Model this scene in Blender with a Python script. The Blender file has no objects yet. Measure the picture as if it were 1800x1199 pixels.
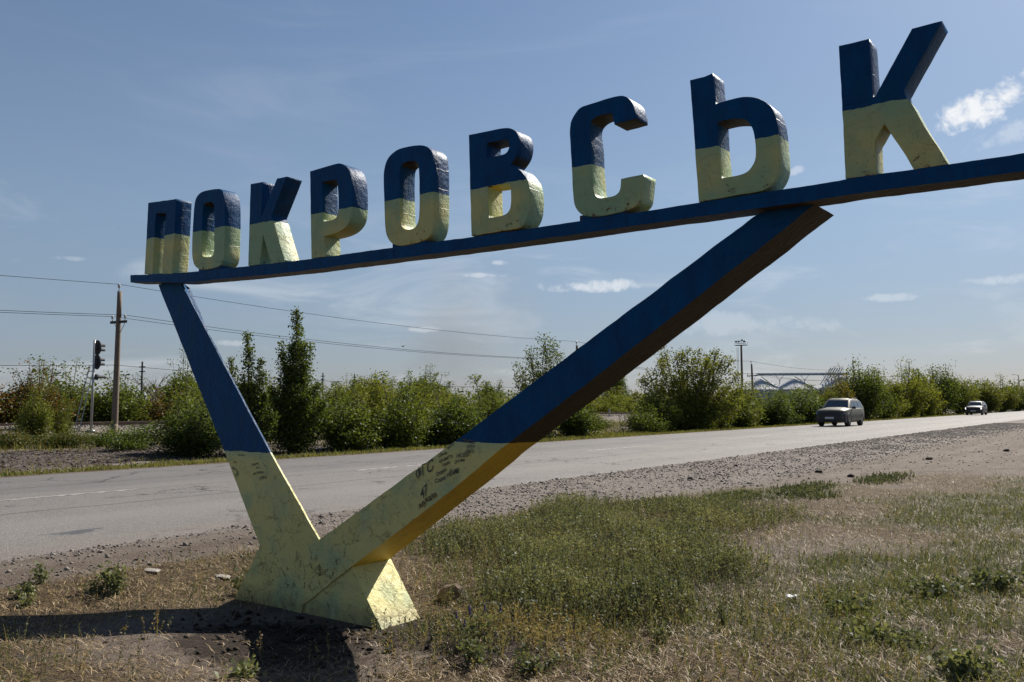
import bpy, bmesh, math, random
import numpy as np
from mathutils import Vector, Matrix, noise

scene = bpy.context.scene
R = math.radians
# ------------------------------------------------------------------ camera
cam_data = bpy.data.cameras.new('camera')
cam_data.sensor_width = 36.0
cam_data.lens = 36.0 * 1530.0 / 1800.0
cam_data.clip_start = 0.05
cam_data.clip_end = 12000.0
cam = bpy.data.objects.new('camera', cam_data)
scene.collection.objects.link(cam)
_r = Vector((0.80552, 0.59256, -0.00299)); _u = Vector((0.04547, -0.05678, 0.99735)); _f = Vector((-0.59082, 0.80352, 0.07268))
cam.matrix_world = Matrix(((_r.x, _u.x, -_f.x, 0.0), (_r.y, _u.y, -_f.y, 0.0), (_r.z, _u.z, -_f.z, 1.6), (0, 0, 0, 1)))
scene.camera = cam

# ------------------------------------------------------------------ light: sun, sky, exposure
SUN = Vector((0.09, 1.12, 1.0)).normalized()          # direction towards the sun
sun_elev = math.asin(SUN.z); sun_az = math.atan2(SUN.x, SUN.y)
sd = bpy.data.lights.new('sun', 'SUN'); sd.energy = 5.0; sd.angle = R(0.53); sd.color = (1.0, 0.935, 0.845)
sun = bpy.data.objects.new('sun', sd); scene.collection.objects.link(sun)
sun.rotation_euler = (-SUN).to_track_quat('-Z', 'Y').to_euler()
scene.view_settings.view_transform = 'Standard'
scene.view_settings.look = 'None'
scene.view_settings.exposure = 0.86
scene.view_settings.gamma = 1.0
scene.view_settings.use_curve_mapping = False

world = bpy.data.worlds.new('World'); scene.world = world; world.use_nodes = True
wt = world.node_tree; wt.nodes.clear()
class NT:
    """tiny helper that builds node chains"""
    def __init__(s, t): s.t = t
    def n(s, typ, **kw):
        nd = s.t.nodes.new(typ)
        for k, v in kw.items(): setattr(nd, k, v)
        return nd
    def put(s, sock, v):
        if isinstance(v, bpy.types.NodeSocket): s.t.links.new(v, sock)
        elif v is not None:
            if isinstance(v, (tuple, list)) and len(v) == 3 and sock.type == 'RGBA': v = (*v, 1.0)
            sock.default_value = v
    def m(s, op, a, b=None, c=None, clamp=False):
        nd = s.n('ShaderNodeMath', operation=op, use_clamp=clamp)
        s.put(nd.inputs[0], a)
        if b is not None: s.put(nd.inputs[1], b)
        if c is not None: s.put(nd.inputs[2], c)
        return nd.outputs[0]
    def vm(s, op, a, b=None, out=0):
        nd = s.n('ShaderNodeVectorMath', operation=op); s.put(nd.inputs[0], a)
        if b is not None:
            if op == 'SCALE': s.put(nd.inputs['Scale'], b)
            else: s.put(nd.inputs[1], b)
        return nd.outputs[out]
    def mix(s, f, a, b, blend='MIX'):
        nd = s.n('ShaderNodeMix', data_type='RGBA', blend_type=blend)
        s.put(nd.inputs[0], f); s.put(nd.inputs[6], a); s.put(nd.inputs[7], b)
        return nd.outputs[2]
    def noise(s, vec, scale, detail=4, rough=0.55, dist=0.0, out='Fac'):
        nd = s.n('ShaderNodeTexNoise'); s.put(nd.inputs['Vector'], vec)
        nd.inputs['Scale'].default_value = scale; nd.inputs['Detail'].default_value = detail
        nd.inputs['Roughness'].default_value = rough; nd.inputs['Distortion'].default_value = dist
        return nd.outputs[out]
    def vor(s, vec, scale, feature='F1', out='Distance', rnd=1.0):
        nd = s.n('ShaderNodeTexVoronoi', feature=feature); s.put(nd.inputs['Vector'], vec)
        nd.inputs['Scale'].default_value = scale; nd.inputs['Randomness'].default_value = rnd
        return nd.outputs[out]
    def ramp(s, f, lo, hi, a=0.0, b=1.0, smooth=True):
        nd = s.n('ShaderNodeMapRange', interpolation_type='SMOOTHSTEP' if smooth else 'LINEAR')
        s.put(nd.inputs[0], f); s.put(nd.inputs[1], lo); s.put(nd.inputs[2], hi); s.put(nd.inputs[3], a); s.put(nd.inputs[4], b)
        return nd.outputs[0]
    def xyz(s, v):
        nd = s.n('ShaderNodeSeparateXYZ'); s.put(nd.inputs[0], v); return nd.outputs
    def comb(s, x, y, z):
        nd = s.n('ShaderNodeCombineXYZ'); s.put(nd.inputs[0], x); s.put(nd.inputs[1], y); s.put(nd.inputs[2], z); return nd.outputs[0]
    def bump(s, h, dist, strength=1.0, nrm=None):
        nd = s.n('ShaderNodeBump'); nd.inputs['Distance'].default_value = dist; nd.inputs['Strength'].default_value = strength
        s.put(nd.inputs['Height'], h)
        if nrm is not None: s.put(nd.inputs['Normal'], nrm)
        return nd.outputs[0]

W = NT(wt)
sky = W.n('ShaderNodeTexSky', sky_type='NISHITA', sun_disc=False)
sky.sun_elevation = sun_elev; sky.sun_rotation = sun_az
sky.altitude = 150; sky.air_density = 1.0; sky.dust_density = 0.7; sky.ozone_density = 3.2
dirv = W.n('ShaderNodeTexCoord').outputs['Generated']
skycol = sky.outputs[0]
skycol = W.mix(1.0, skycol, (0.85, 0.935, 0.985), 'MULTIPLY')
# dusty late-summer air: the band above the horizon is duller and greyer than a clean sky
el_ = W.xyz(dirv)[2]
skycol = W.mix(W.ramp(el_, .24, .0, 0.0, 1.0), skycol, (0.83, 0.735, 0.80), 'MULTIPLY')
skycol = W.mix(W.ramp(el_, .70, .02, 0.0, .46), skycol, (3.6, 4.25, 5.0))
# fair-weather clouds, each at its own place on the dome: (direction, half width, half height, tilt, opacity)
CLOUDS = [((-0.1251, 0.9489, 0.2898), 0.056, 0.020, 0.38, 1.0), ((-0.5056, 0.8523, 0.1344), 0.062, 0.0085, 0.02, .62),
          ((-0.6178, 0.7724, 0.1476), 0.036, 0.0035, 0.0, .45), ((-0.5948, 0.7874, 0.1617), 0.010, 0.004, 0.0, .42),
          ((-0.6669, 0.7402, 0.0859), 0.020, 0.004, 0.0, .36), ((-0.2184, 0.9695, 0.1111), 0.032, 0.005, 0.0, .28),
          ((-0.1163, 0.9855, 0.1232), 0.040, 0.006, 0.0, .32), ((-0.3726, 0.9238, 0.0883), 0.115, 0.014, -0.04, .20),
          ((-0.2989, 0.9211, 0.2495), 0.012, 0.005, 0.3, .34), ((-0.8102, 0.5822, 0.0679), 0.024, 0.004, 0.0, .26),
          ((-0.105, 0.960, 0.262), 0.045, 0.011, 0.25, .30), ((-0.885, 0.44, 0.150), 0.02, 0.003, 0.0, .18)]
nz = W.noise(dirv, 28, 8, 0.62, 0.35)
nzf = W.noise(dirv, 90, 6, 0.6, 0.3)
alpha = None
for d, hw, hh, tilt, op in CLOUDS:
    d = Vector(d).normalized(); rt = d.cross(Vector((0, 0, 1))).normalized(); up = rt.cross(d)
    a = rt * math.cos(tilt) + up * math.sin(tilt); b = up * math.cos(tilt) - rt * math.sin(tilt)
    pa = W.m('DIVIDE', W.vm('DOT_PRODUCT', dirv, tuple(a), 1), hw)
    pb0 = W.m('DIVIDE', W.vm('DOT_PRODUCT', W.vm('SUBTRACT', dirv, tuple(d)), tuple(b), 1), hh)
    rr = W.m('ADD', W.m('MULTIPLY', pa, pa), W.m('MULTIPLY', pb0, pb0))
    fr = W.m('GREATER_THAN', W.vm('DOT_PRODUCT', dirv, tuple(d), 1), 0.8)
    e = W.m('ADD', W.m('MULTIPLY', W.m('SUBTRACT', nz, 0.5), 4.2), W.m('MULTIPLY', W.m('SUBTRACT', nzf, 0.5), 1.6))
    k = W.ramp(W.m('ADD', W.m('SUBTRACT', 1.0, rr), e), 0.0, 1.15)
    k = W.m('MULTIPLY', W.m('MULTIPLY', k, fr), op)
    alpha = k if alpha is None else W.m('MAXIMUM', alpha, k)
wisp = W.noise(W.vm('MULTIPLY', dirv, (1.0, 1.0, 5.0)), 2.6, 6, 0.55, 0.6)
wisp = W.m('MULTIPLY', W.ramp(wisp, 0.50, 0.85), 0.10)
alpha = W.m('MAXIMUM', alpha, wisp)
# thin veils drifting above the horizon
veil = W.noise(W.vm('MULTIPLY', dirv, (1.0, 1.0, 4.0)), 4.5, 7, 0.6, 0.8)
veil = W.m('MULTIPLY', W.m('MULTIPLY', W.ramp(veil, 0.48, 0.78), W.ramp(el_, .34, .06)), .34)
alpha = W.m('MAXIMUM', alpha, veil)
skycol = W.mix(alpha, skycol, (10.0, 10.2, 10.5))
bg = W.n('ShaderNodeBackground'); W.put(bg.inputs[0], skycol); bg.inputs[1].default_value = 0.05
wo = W.n('ShaderNodeOutputWorld'); wt.links.new(bg.outputs[0], wo.inputs[0])
world.name = 'sky'

# ------------------------------------------------------------------ helpers
COL = scene.collection
def link(name, me, parent=None, loc=(0, 0, 0), rot=(0, 0, 0), scale=(1, 1, 1)):
    o = bpy.data.objects.new(name, me); COL.objects.link(o)
    o.location = loc; o.rotation_euler = rot; o.scale = scale
    if parent is not None: o.parent = parent
    return o
def tag(o, label=None, cat=None, group=None, kind=None):
    if label: o['label'] = label
    if cat: o['category'] = cat
    if group: o['group'] = group
    if kind: o['kind'] = kind
    return o
def thing(name, label, cat, loc=(0, 0, 0), rz=0.0, group=None):
    return tag(link(name, None, loc=loc, rot=(0, 0, rz)), label, cat, group)
def mesh(name, V, F, mats=(), smooth=False, fmat=None):
    me = bpy.data.meshes.new(name); me.from_pydata([tuple(v) for v in V], [], [tuple(f) for f in F])
    for m_ in (mats if isinstance(mats, (list, tuple)) else [mats]): me.materials.append(m_)
    if smooth: me.polygons.foreach_set('use_smooth', [True] * len(me.polygons))
    if fmat is not None: me.polygons.foreach_set('material_index', fmat)
    me.update(); return me
def np_mesh(name, V, F, mat, attr=None, smooth=False):
    """V (n,3) float array, F (m,k) int array; attr = dict of name -> per-vertex floats"""
    me = bpy.data.meshes.new(name); V = np.ascontiguousarray(V, dtype=np.float32); F = np.ascontiguousarray(F, dtype=np.int32)
    n, (m_, k) = len(V), F.shape
    me.vertices.add(n); me.vertices.foreach_set('co', V.ravel())
    me.loops.add(m_ * k); me.loops.foreach_set('vertex_index', F.ravel())
    me.polygons.add(m_); me.polygons.foreach_set('loop_start', np.arange(0, m_ * k, k, dtype=np.int32))
    if smooth: me.polygons.foreach_set('use_smooth', np.ones(m_, dtype=bool))
    me.materials.append(mat)
    for nm, arr in (attr or {}).items():
        a = me.attributes.new(nm, 'FLOAT', 'POINT'); a.data.foreach_set('value', np.ascontiguousarray(arr, dtype=np.float32))
    me.update(calc_edges=True); return me
class MB:
    """collects boxes, bars and tubes into one mesh"""
    def __init__(s): s.V = []; s.F = []
    def add(s, V, F):
        o = len(s.V); s.V += [tuple(v) for v in V]; s.F += [tuple(i + o for i in f) for f in F]; return s
    def box(s, c, d, rot=None):
        x, y, z = d[0] / 2, d[1] / 2, d[2] / 2
        V = [Vector(p) for p in ((-x, -y, -z), (x, -y, -z), (x, y, -z), (-x, y, -z), (-x, -y, z), (x, -y, z), (x, y, z), (-x, y, z))]
        if rot is not None: V = [rot @ v for v in V]
        return s.add([v + Vector(c) for v in V], [(0, 3, 2, 1), (4, 5, 6, 7), (0, 1, 5, 4), (1, 2, 6, 5), (2, 3, 7, 6), (3, 0, 4, 7)])
    def tube(s, p, q, r0, r1=None, n=8, cap=True):
        p, q = Vector(p), Vector(q); r1 = r0 if r1 is None else r1
        ax = (q - p).normalized(); t = Vector((0, 0, 1)) if abs(ax.z) < .9 else Vector((1, 0, 0))
        a = ax.cross(t).normalized(); b = ax.cross(a)
        V = []
        for c, r_ in ((p, r0), (q, r1)):
            V += [c + (a * math.cos(2 * math.pi * i / n) + b * math.sin(2 * math.pi * i / n)) * r_ for i in range(n)]
        F = [(i, n + i, n + (i + 1) % n, (i + 1) % n) for i in range(n)]
        if cap: F += [tuple(range(n)), tuple(range(2 * n - 1, n - 1, -1))]
        return s.add(V, F)
    def path(s, pts, r0, n=5):
        for a, b in zip(pts[:-1], pts[1:]): s.tube(a, b, r0, r0, n, True)
        return s
    def lathe(s, c, prof, n=16, axis='Z'):
        V = []
        for r_, z in prof:
            for i in range(n):
                t = 2 * math.pi * i / n; x, y = r_ * math.cos(t), r_ * math.sin(t)
                V.append({'Z': (x, y, z), 'Y': (x, z, y), 'X': (z, x, y)}[axis])
        V = [Vector(v) + Vector(c) for v in V]; m_ = len(prof)
        F = [(j * n + i, j * n + (i + 1) % n, (j + 1) * n + (i + 1) % n, (j + 1) * n + i) for j in range(m_ - 1) for i in range(n)]
        F += [tuple(range(n))[::-1], tuple(range((m_ - 1) * n, m_ * n))]
        return s.add(V, F)
    def mesh(s, name, mat, smooth=False):
        me = mesh(name, s.V, s.F, mat, smooth)
        bm = bmesh.new(); bm.from_mesh(me); bmesh.ops.recalc_face_normals(bm, faces=bm.faces); bm.to_mesh(me); bm.free(); return me
    def obj(s, name, mat, parent=None, smooth=False): return link(name, s.mesh(name, mat, smooth), parent)

def new_mat(name):
    m_ = bpy.data.materials.new(name); m_.use_nodes = True; t = m_.node_tree; t.nodes.clear()
    N = NT(t); out = N.n('ShaderNodeOutputMaterial'); b = N.n('ShaderNodeBsdfPrincipled'); t.links.new(b.outputs[0], out.inputs[0])
    return m_, N, b, out
def simple(name, col, rough=0.6, metal=0.0, var=0.15, scale=6.0, bump=0.0, spec=0.5):
    m_, N, b, o = new_mat(name)
    p = N.n('ShaderNodeTexCoord').outputs['Object']
    f = N.noise(p, scale, 5, 0.6)
    c = N.mix(f, tuple(x * (1 - var) for x in col), tuple(min(1, x * (1 + var)) for x in col))
    N.put(b.inputs['Base Color'], c); b.inputs['Roughness'].default_value = rough; b.inputs['Metallic'].default_value = metal
    b.inputs['Specular IOR Level'].default_value = spec
    if bump: N.put(b.inputs['Normal'], N.bump(N.noise(p, scale * 6, 4), bump))
    return m_
def pos(N): return N.n('ShaderNodeNewGeometry').outputs['Position']
def attr(N, name, typ='GEOMETRY'):
    nd = N.n('ShaderNodeAttribute', attribute_type=typ, attribute_name=name); return nd

# ------------------------------------------------------------------ height of the ground
def smooth01(t): t = np.clip(t, 0, 1); return t * t * (3 - 2 * t)
_rng0 = np.random.default_rng(5); _grid = _rng0.random((256, 256))
def vnoise(x, y, s, seed=0):
    x = np.asarray(x, float) * s + 37.7 * seed; y = np.asarray(y, float) * s + 91.3 * seed
    xi = np.floor(x).astype(int); yi = np.floor(y).astype(int); fx = smooth01(x - xi); fy = smooth01(y - yi)
    g = lambda a, b: _grid[a % 256, b % 256]
    return (g(xi, yi) * (1 - fx) + g(xi + 1, yi) * fx) * (1 - fy) + (g(xi, yi + 1) * (1 - fx) + g(xi + 1, yi + 1) * fx) * fy
def fbm(x, y, s, seed=0, o=4):
    v = 0; a = 1; t = 0
    for i in range(o): v = v + a * vnoise(x, y, s * 2 ** i, seed + i); t += a; a *= .55
    return v / t
ROAD_L, ROAD_R, ROAD_Z = -19.2, -9.05, 0.15
def road_edge(y): return -9.05 + .55 * (1 - smooth01((np.asarray(y, float) - 4.5) / 9.0))
def gz(x, y):
    x = np.asarray(x, float); y = np.asarray(y, float)
    wid = 2.4 + 0.10 * np.clip(y - 5, 0, 60)
    RR = road_edge(y)
    z = np.where(x > RR - .4, 0.145 - 0.145 * smooth01((x - RR + .2) / wid), 0.0)
    z = np.where((x <= RR - .4) & (x > ROAD_L), 0.06, z)
    verge = 0.135 - 0.115 * smooth01((ROAD_L - x) / 2.0)
    z = np.where(x <= ROAD_L, verge, z)
    near = smooth01((24 - y) / 5)
    z = z + near * 0.16 * smooth01((-23.4 - x) / 2.6) * (x < ROAD_L)
    z = z + 0.53 * smooth01((-37.2 - x) / 2.1) * (1 - smooth01((-44.6 - x) / 2.0))
    amp = 0.03 * smooth01((np.abs(x - (ROAD_L + ROAD_R) / 2) - 5.4) / 2.5)
    z = z + amp * (fbm(x, y, .7, 3) - .5) * 2 + amp * .5 * (fbm(x, y, 4.0, 9, 3) - .5) * (x > -12)
    bank = ((x < -22) & (x > -30) & (y < 26))
    z = z + np.where(bank, 0.10 * (fbm(x, y, 1.3, 21, 3) - .5), 0)
    d = np.sqrt(((x + 5.4) / 1.25) ** 2 + ((y - 4.75) / .8) ** 2); w = 1 - smooth01((d - .75) / .8)
    z = z * (1 - w) + w * (-0.030 + 0.25 * z)
    return z
def gzf(x, y): return float(gz(x, y))
LETTERS = {
 'П': [[[-7.6446,2.8407,1],[-7.6262,3.1855,1],[-7.6137,3.5212,1],[-7.1491,3.4927,1],[-7.1647,3.158,1],[-7.1868,2.8023,1],[-7.3478,2.8136,1],[-7.332,3.1422,1],[-7.3089,3.3817,1],[-7.4769,3.4006,1],[-7.4909,3.1967,1],[-7.5079,2.8255,1]]],
 'О': [[[-6.5098,3.4933,0],[-6.6836,3.5025,0],[-6.7684,3.5006,0],[-6.8316,3.4712,0],[-6.8615,3.4236,0],[-6.8733,3.3216,0],[-6.8819,3.1761,0],[-6.8851,3.0044,0],[-6.8773,2.9177,0],[-6.8503,2.8551,0],[-6.784,2.8061,0],[-6.6988,2.7912,0],[-6.5738,2.7928,0],[-6.4852,2.7984,0],[-6.4282,2.8301,0],[-6.4073,2.8859,0],[-6.4072,3.0017,0],[-6.4047,3.2006,0],[-6.4095,3.3428,0],[-6.4298,3.4209,0],[-6.4613,3.4717,0]],[[-6.735,3.3715,0],[-6.6936,3.3955,0],[-6.5955,3.3876,0],[-6.564,3.3561,0],[-6.5591,3.2206,0],[-6.5557,3.0521,0],[-6.5542,2.9346,0],[-6.5846,2.9002,0],[-6.6749,2.9011,0],[-6.7288,2.9151,0],[-6.7402,2.9545,0],[-6.7406,3.0736,0],[-6.7372,3.2436,0]]],
 'К': [[[-6.0622,3.4641,1],[-5.8967,3.4571,1],[-5.9145,3.1632,1],[-5.7167,3.4564,1],[-5.5912,3.453,1],[-5.7812,3.1515,1],[-5.7411,3.0783,1],[-5.5989,2.7532,1],[-5.7745,2.756,1],[-5.8842,3.0086,1],[-5.9228,2.7639,1],[-6.0733,2.7686,1],[-6.0682,3.1281,1]]],
 'Р': [[[-5.3107,3.4501,1],[-5.0041,3.4634,0],[-4.9507,3.4521,0],[-4.8977,3.4247,0],[-4.8552,3.3735,0],[-4.8313,3.3036,0],[-4.8217,3.2144,0],[-4.8196,3.0683,0],[-4.8341,3.0048,0],[-4.8748,2.959,0],[-4.9422,2.9271,0],[-5.0266,2.913,0],[-5.1342,2.9079,1],[-5.1149,2.7475,1],[-5.2795,2.7495,1],[-5.2957,3.1027,1]],[[-5.1696,3.3417,1],[-5.034,3.337,0],[-4.9911,3.325,0],[-4.9872,3.2836,0],[-4.9777,3.1637,0],[-4.9792,3.0605,0],[-5.0126,3.028,0],[-5.0606,3.0231,0],[-5.1472,3.0245,1]]],
 'О2': [[[-4.1428,3.4534,0],[-4.3404,3.463,0],[-4.4236,3.4337,0],[-4.4715,3.3887,0],[-4.4951,3.3215,0],[-4.4976,3.2153,0],[-4.4865,3.0897,0],[-4.4808,2.895,0],[-4.4473,2.8033,0],[-4.3753,2.7489,0],[-4.2757,2.7387,0],[-4.1382,2.7463,0],[-4.0598,2.7626,0],[-4.0156,2.8037,0],[-3.9972,2.8854,0],[-3.9971,3.0961,0],[-4.0014,3.3085,0],[-4.0184,3.3795,0],[-4.0746,3.4307,0]],[[-4.3332,3.3125,0],[-4.304,3.347,0],[-4.234,3.3499,0],[-4.1706,3.3374,0],[-4.1509,3.3082,0],[-4.1437,3.2468,0],[-4.1381,3.0744,0],[-4.1416,2.9211,0],[-4.1617,2.8725,0],[-4.1958,2.8511,0],[-4.2591,2.8486,0],[-4.3059,2.8733,0],[-4.3214,2.9099,0],[-4.3313,3.1025,0]]],
 'В': [[[-3.6871,3.4378,1],[-3.535,3.4325,1],[-3.3836,3.4304,0],[-3.3213,3.4119,0],[-3.279,3.3783,0],[-3.26,3.3336,0],[-3.2602,3.2832,0],[-3.2758,3.2291,0],[-3.3105,3.1909,0],[-3.3376,3.1657,1],[-3.2762,3.1409,0],[-3.2307,3.0958,0],[-3.197,3.0467,0],[-3.1823,2.9946,0],[-3.1775,2.9132,0],[-3.1831,2.8459,0],[-3.1983,2.7984,0],[-3.2323,2.7593,0],[-3.2627,2.7382,0],[-3.4012,2.7376,0],[-3.6634,2.7358,1],[-3.676,3.0696,1]],[[-3.5335,3.3489,1],[-3.447,3.3505,0],[-3.3604,3.346,0],[-3.3449,3.3176,0],[-3.345,3.2858,0],[-3.3646,3.2574,0],[-3.3998,3.2477,0],[-3.5312,3.2531,1]],[[-3.5234,3.0542,1],[-3.4476,3.0528,0],[-3.3536,3.0491,0],[-3.3343,3.0303,0],[-3.3313,2.992,0],[-3.3308,2.9163,0],[-3.3387,2.8733,0],[-3.3697,2.846,0],[-3.4166,2.8408,0],[-3.514,2.8415,1]]],
 'С': [[[-2.4094,3.2929,1],[-2.4088,3.3303,0],[-2.422,3.385,0],[-2.4501,3.427,0],[-2.4852,3.4521,0],[-2.5307,3.4608,0],[-2.6033,3.457,0],[-2.7314,3.4515,0],[-2.7934,3.4453,0],[-2.8355,3.4116,0],[-2.8604,3.3742,0],[-2.8713,3.3338,0],[-2.8733,3.2736,0],[-2.8626,3.1446,0],[-2.8597,3.0778,0],[-2.854,2.9447,0],[-2.8492,2.8602,0],[-2.8344,2.8163,0],[-2.8071,2.7799,0],[-2.7663,2.7508,0],[-2.672,2.7384,0],[-2.5598,2.7409,0],[-2.463,2.7537,0],[-2.4185,2.7647,0],[-2.3835,2.7938,0],[-2.3734,2.8434,0],[-2.3623,2.9495,1],[-2.4411,2.949,1],[-2.5129,2.9478,1],[-2.5177,2.8821,0],[-2.5388,2.8564,0],[-2.578,2.8477,0],[-2.664,2.8485,0],[-2.6939,2.8704,0],[-2.7035,2.9101,0],[-2.7096,2.97,0],[-2.7164,3.0895,0],[-2.7205,3.2091,0],[-2.7333,3.2831,0],[-2.7294,3.3241,0],[-2.7053,3.3492,0],[-2.6646,3.3636,0],[-2.6177,3.3654,0],[-2.5681,3.3599,1],[-2.5526,3.2882,1]]],
 'Ь': [[[-2.056,3.4495,1],[-1.9672,3.4496,1],[-1.9185,3.4581,1],[-1.9026,3.2782,1],[-1.8298,3.2844,0],[-1.7748,3.2871,0],[-1.7207,3.2807,0],[-1.6676,3.2629,0],[-1.6156,3.2281,0],[-1.5852,3.1929,0],[-1.5656,3.1471,0],[-1.5577,3.0936,0],[-1.553,3.0357,0],[-1.5478,2.9366,0],[-1.5444,2.869,0],[-1.5501,2.8494,0],[-1.5585,2.8199,0],[-1.58,2.7821,0],[-1.6275,2.7481,0],[-1.6802,2.7404,0],[-1.7871,2.7447,0],[-1.875,2.7384,0],[-2.016,2.7349,1],[-2.033,3.0442,1]],[[-1.8953,3.1698,1],[-1.8323,3.1718,0],[-1.783,3.1678,0],[-1.729,3.1538,0],[-1.7031,3.1169,0],[-1.688,3.0771,0],[-1.6789,3.0122,0],[-1.6794,2.9284,0],[-1.6978,2.8896,0],[-1.7306,2.8582,0],[-1.7956,2.8502,0],[-1.8781,2.8511,1],[-1.8909,3.0349,1]]],
 'К2': [[[-1.2274,3.4411,1],[-1.077,3.4411,1],[-1.0669,3.1383,1],[-1.0579,3.1387,1],[-0.8752,3.4409,1],[-0.7411,3.443,1],[-0.9236,3.1398,1],[-0.9135,3.1027,1],[-0.892,3.0719,1],[-0.8366,2.9376,1],[-0.7854,2.8391,1],[-0.7393,2.7376,1],[-0.8904,2.7367,1],[-0.9226,2.8049,1],[-0.9553,2.87,1],[-1.0186,2.9885,1],[-1.0673,2.9122,1],[-1.0674,2.8372,1],[-1.0638,2.7378,1],[-1.2141,2.7433,1],[-1.219,3.0865,1]]],
}
# ------------------------------------------------------------------ ground materials
def ground_material():
    m_, N, b, o = new_mat('ground_soil')
    p = pos(N); x, y, z = N.xyz(p)
    gr = attr(N, 'green').outputs['Fac']; st = attr(N, 'straw').outputs['Fac']; gv = attr(N, 'gravel').outputs['Fac']; dk = attr(N, 'loam_and_shade').outputs['Fac']
    n1 = N.noise(p, 1.3, 6, 0.6); n2 = N.noise(p, 9, 6, 0.65); n3 = N.noise(p, 60, 4, 0.6)
    dirt = N.mix(N.ramp(n1, .3, .7), (0.095, 0.072, 0.054), (0.160, 0.128, 0.102))
    dirt = N.mix(N.ramp(n3, .35, .75), N.mix(.5, dirt, (0.06, 0.045, 0.035)), dirt)
    straw = N.mix(N.ramp(n2, .3, .7), (0.048, 0.032, 0.015), (0.185, 0.130, 0.064))
    straw = N.mix(N.ramp(n3, .4, .6), N.mix(.85, straw, (0.018, 0.012, 0.007)), straw)
    green = N.mix(N.ramp(n2, .3, .7), (0.025, 0.030, 0.012), (0.075, 0.062, 0.030))
    loam_and_shade = N.mix(N.ramp(n3, .3, .7), (0.012, 0.0085, 0.006), (0.042, 0.029, 0.020))  # dark dug earth, its colour darkened further to deepen the sign's shadow
    pv = N.vm('MULTIPLY', p, (1, 1, 1)); cell = N.vor(pv, 52, 'F1', 'Color'); cv = N.xyz(cell)[0]
    grv = N.mix(cv, (0.045, 0.037, 0.031), (0.225, 0.193, 0.168))
    c = dirt
    wob = N.m('MULTIPLY', N.m('SUBTRACT', n2, .5), .9)
    c = N.mix(N.ramp(N.m('ADD', gv, wob), .3, .7), c, grv)
    rut = N.noise(N.vm('MULTIPLY', p, (1.0, .05, 1.0)), 2.4, 5, .6)
    c = N.mix(N.m('MULTIPLY', N.ramp(rut, .35, .65), .55), c, N.mix(.5, c, (0.21, 0.18, 0.155)))
    c = N.mix(N.ramp(N.m('ADD', st, wob), .35, .65), c, straw)
    c = N.mix(N.ramp(N.m('ADD', gr, wob), .35, .65), c, green)
    c = N.mix(N.ramp(N.m('ADD', dk, wob), .35, .65), c, loam_and_shade)
    N.put(b.inputs['Base Color'], c); b.inputs['Roughness'].default_value = .95; b.inputs['Specular IOR Level'].default_value = .2
    h = N.m('ADD', N.m('MULTIPLY', n2, .6), N.m('MULTIPLY', N.noise(p, 45, 5, .7), .5))
    hv = N.m('MULTIPLY', N.vor(pv, 52, 'F1', 'Distance'), gv)
    nb = N.bump(h, .045); nb = N.bump(hv, .004, 1.0, nb)
    N.put(b.inputs['Normal'], nb)
    return m_
M_ground = ground_material()

def asphalt_nodes(N):
    p = pos(N); x, y, z = N.xyz(p)
    st = N.vm('MULTIPLY', p, (1.0, .06, 1.0))
    n_l = N.noise(st, .9, 5, .55); n_m = N.noise(p, .5, 5, .6); sp = N.vor(p, 120, 'F1', 'Color'); s1 = N.xyz(sp)[0]
    c = N.mix(n_l, (0.098, 0.090, 0.082), (0.150, 0.139, 0.129))
    c = N.mix(N.ramp(n_m, .35, .7), c, N.mix(.5, c, (0.080, 0.075, 0.073)))
    c = N.mix(N.m('MULTIPLY', N.ramp(s1, .55, 1.0), .8), c, (0.27, 0.25, 0.23))
    c = N.mix(N.m('MULTIPLY', N.ramp(s1, .30, .05), .6), c, (0.035, 0.033, 0.031))
    wear = N.m('ADD', N.ramp(N.m('ABSOLUTE', N.m('ADD', x, 11.0)), .7, .1), N.ramp(N.m('ABSOLUTE', N.m('ADD', x, 17.0)), .7, .1))
    c = N.mix(N.m('MULTIPLY', wear, .30), c, (0.19, 0.178, 0.165))
    # darker repair along the far lane, long seams, a few cracks
    far = N.ramp(N.m('ADD', x, N.m('MULTIPLY', N.m('SUBTRACT', n_m, .5), 1.2)), -14.6, -15.2)
    c = N.mix(N.m('MULTIPLY', far, .45), c, (0.075, 0.072, 0.071))
    wob = N.m('MULTIPLY', N.m('SUBTRACT', N.noise(N.comb(0.0, y, 0.0), .8, 3), .5), .25)
    for sx, w in ((-12.25, .05), (-15.9, .06), (-14.02, .035)):
        d = N.m('ABSOLUTE', N.m('ADD', N.m('SUBTRACT', x, sx), wob))
        c = N.mix(N.m('MULTIPLY', N.ramp(d, w, w * .3), .75), c, (0.028, 0.026, 0.025))
    crk = N.vor(N.vm('ADD', p, N.vm('SCALE', N.noise(p, 3, 4, .6, 0, 'Color'), .5)), .55, 'DISTANCE_TO_EDGE', 'Distance')
    c = N.mix(N.m('MULTIPLY', N.ramp(crk, .020, .006), N.ramp(n_m, .45, .6)), c, (0.026, 0.024, 0.023))
    return p, x, y, c, sp, s1
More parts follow.
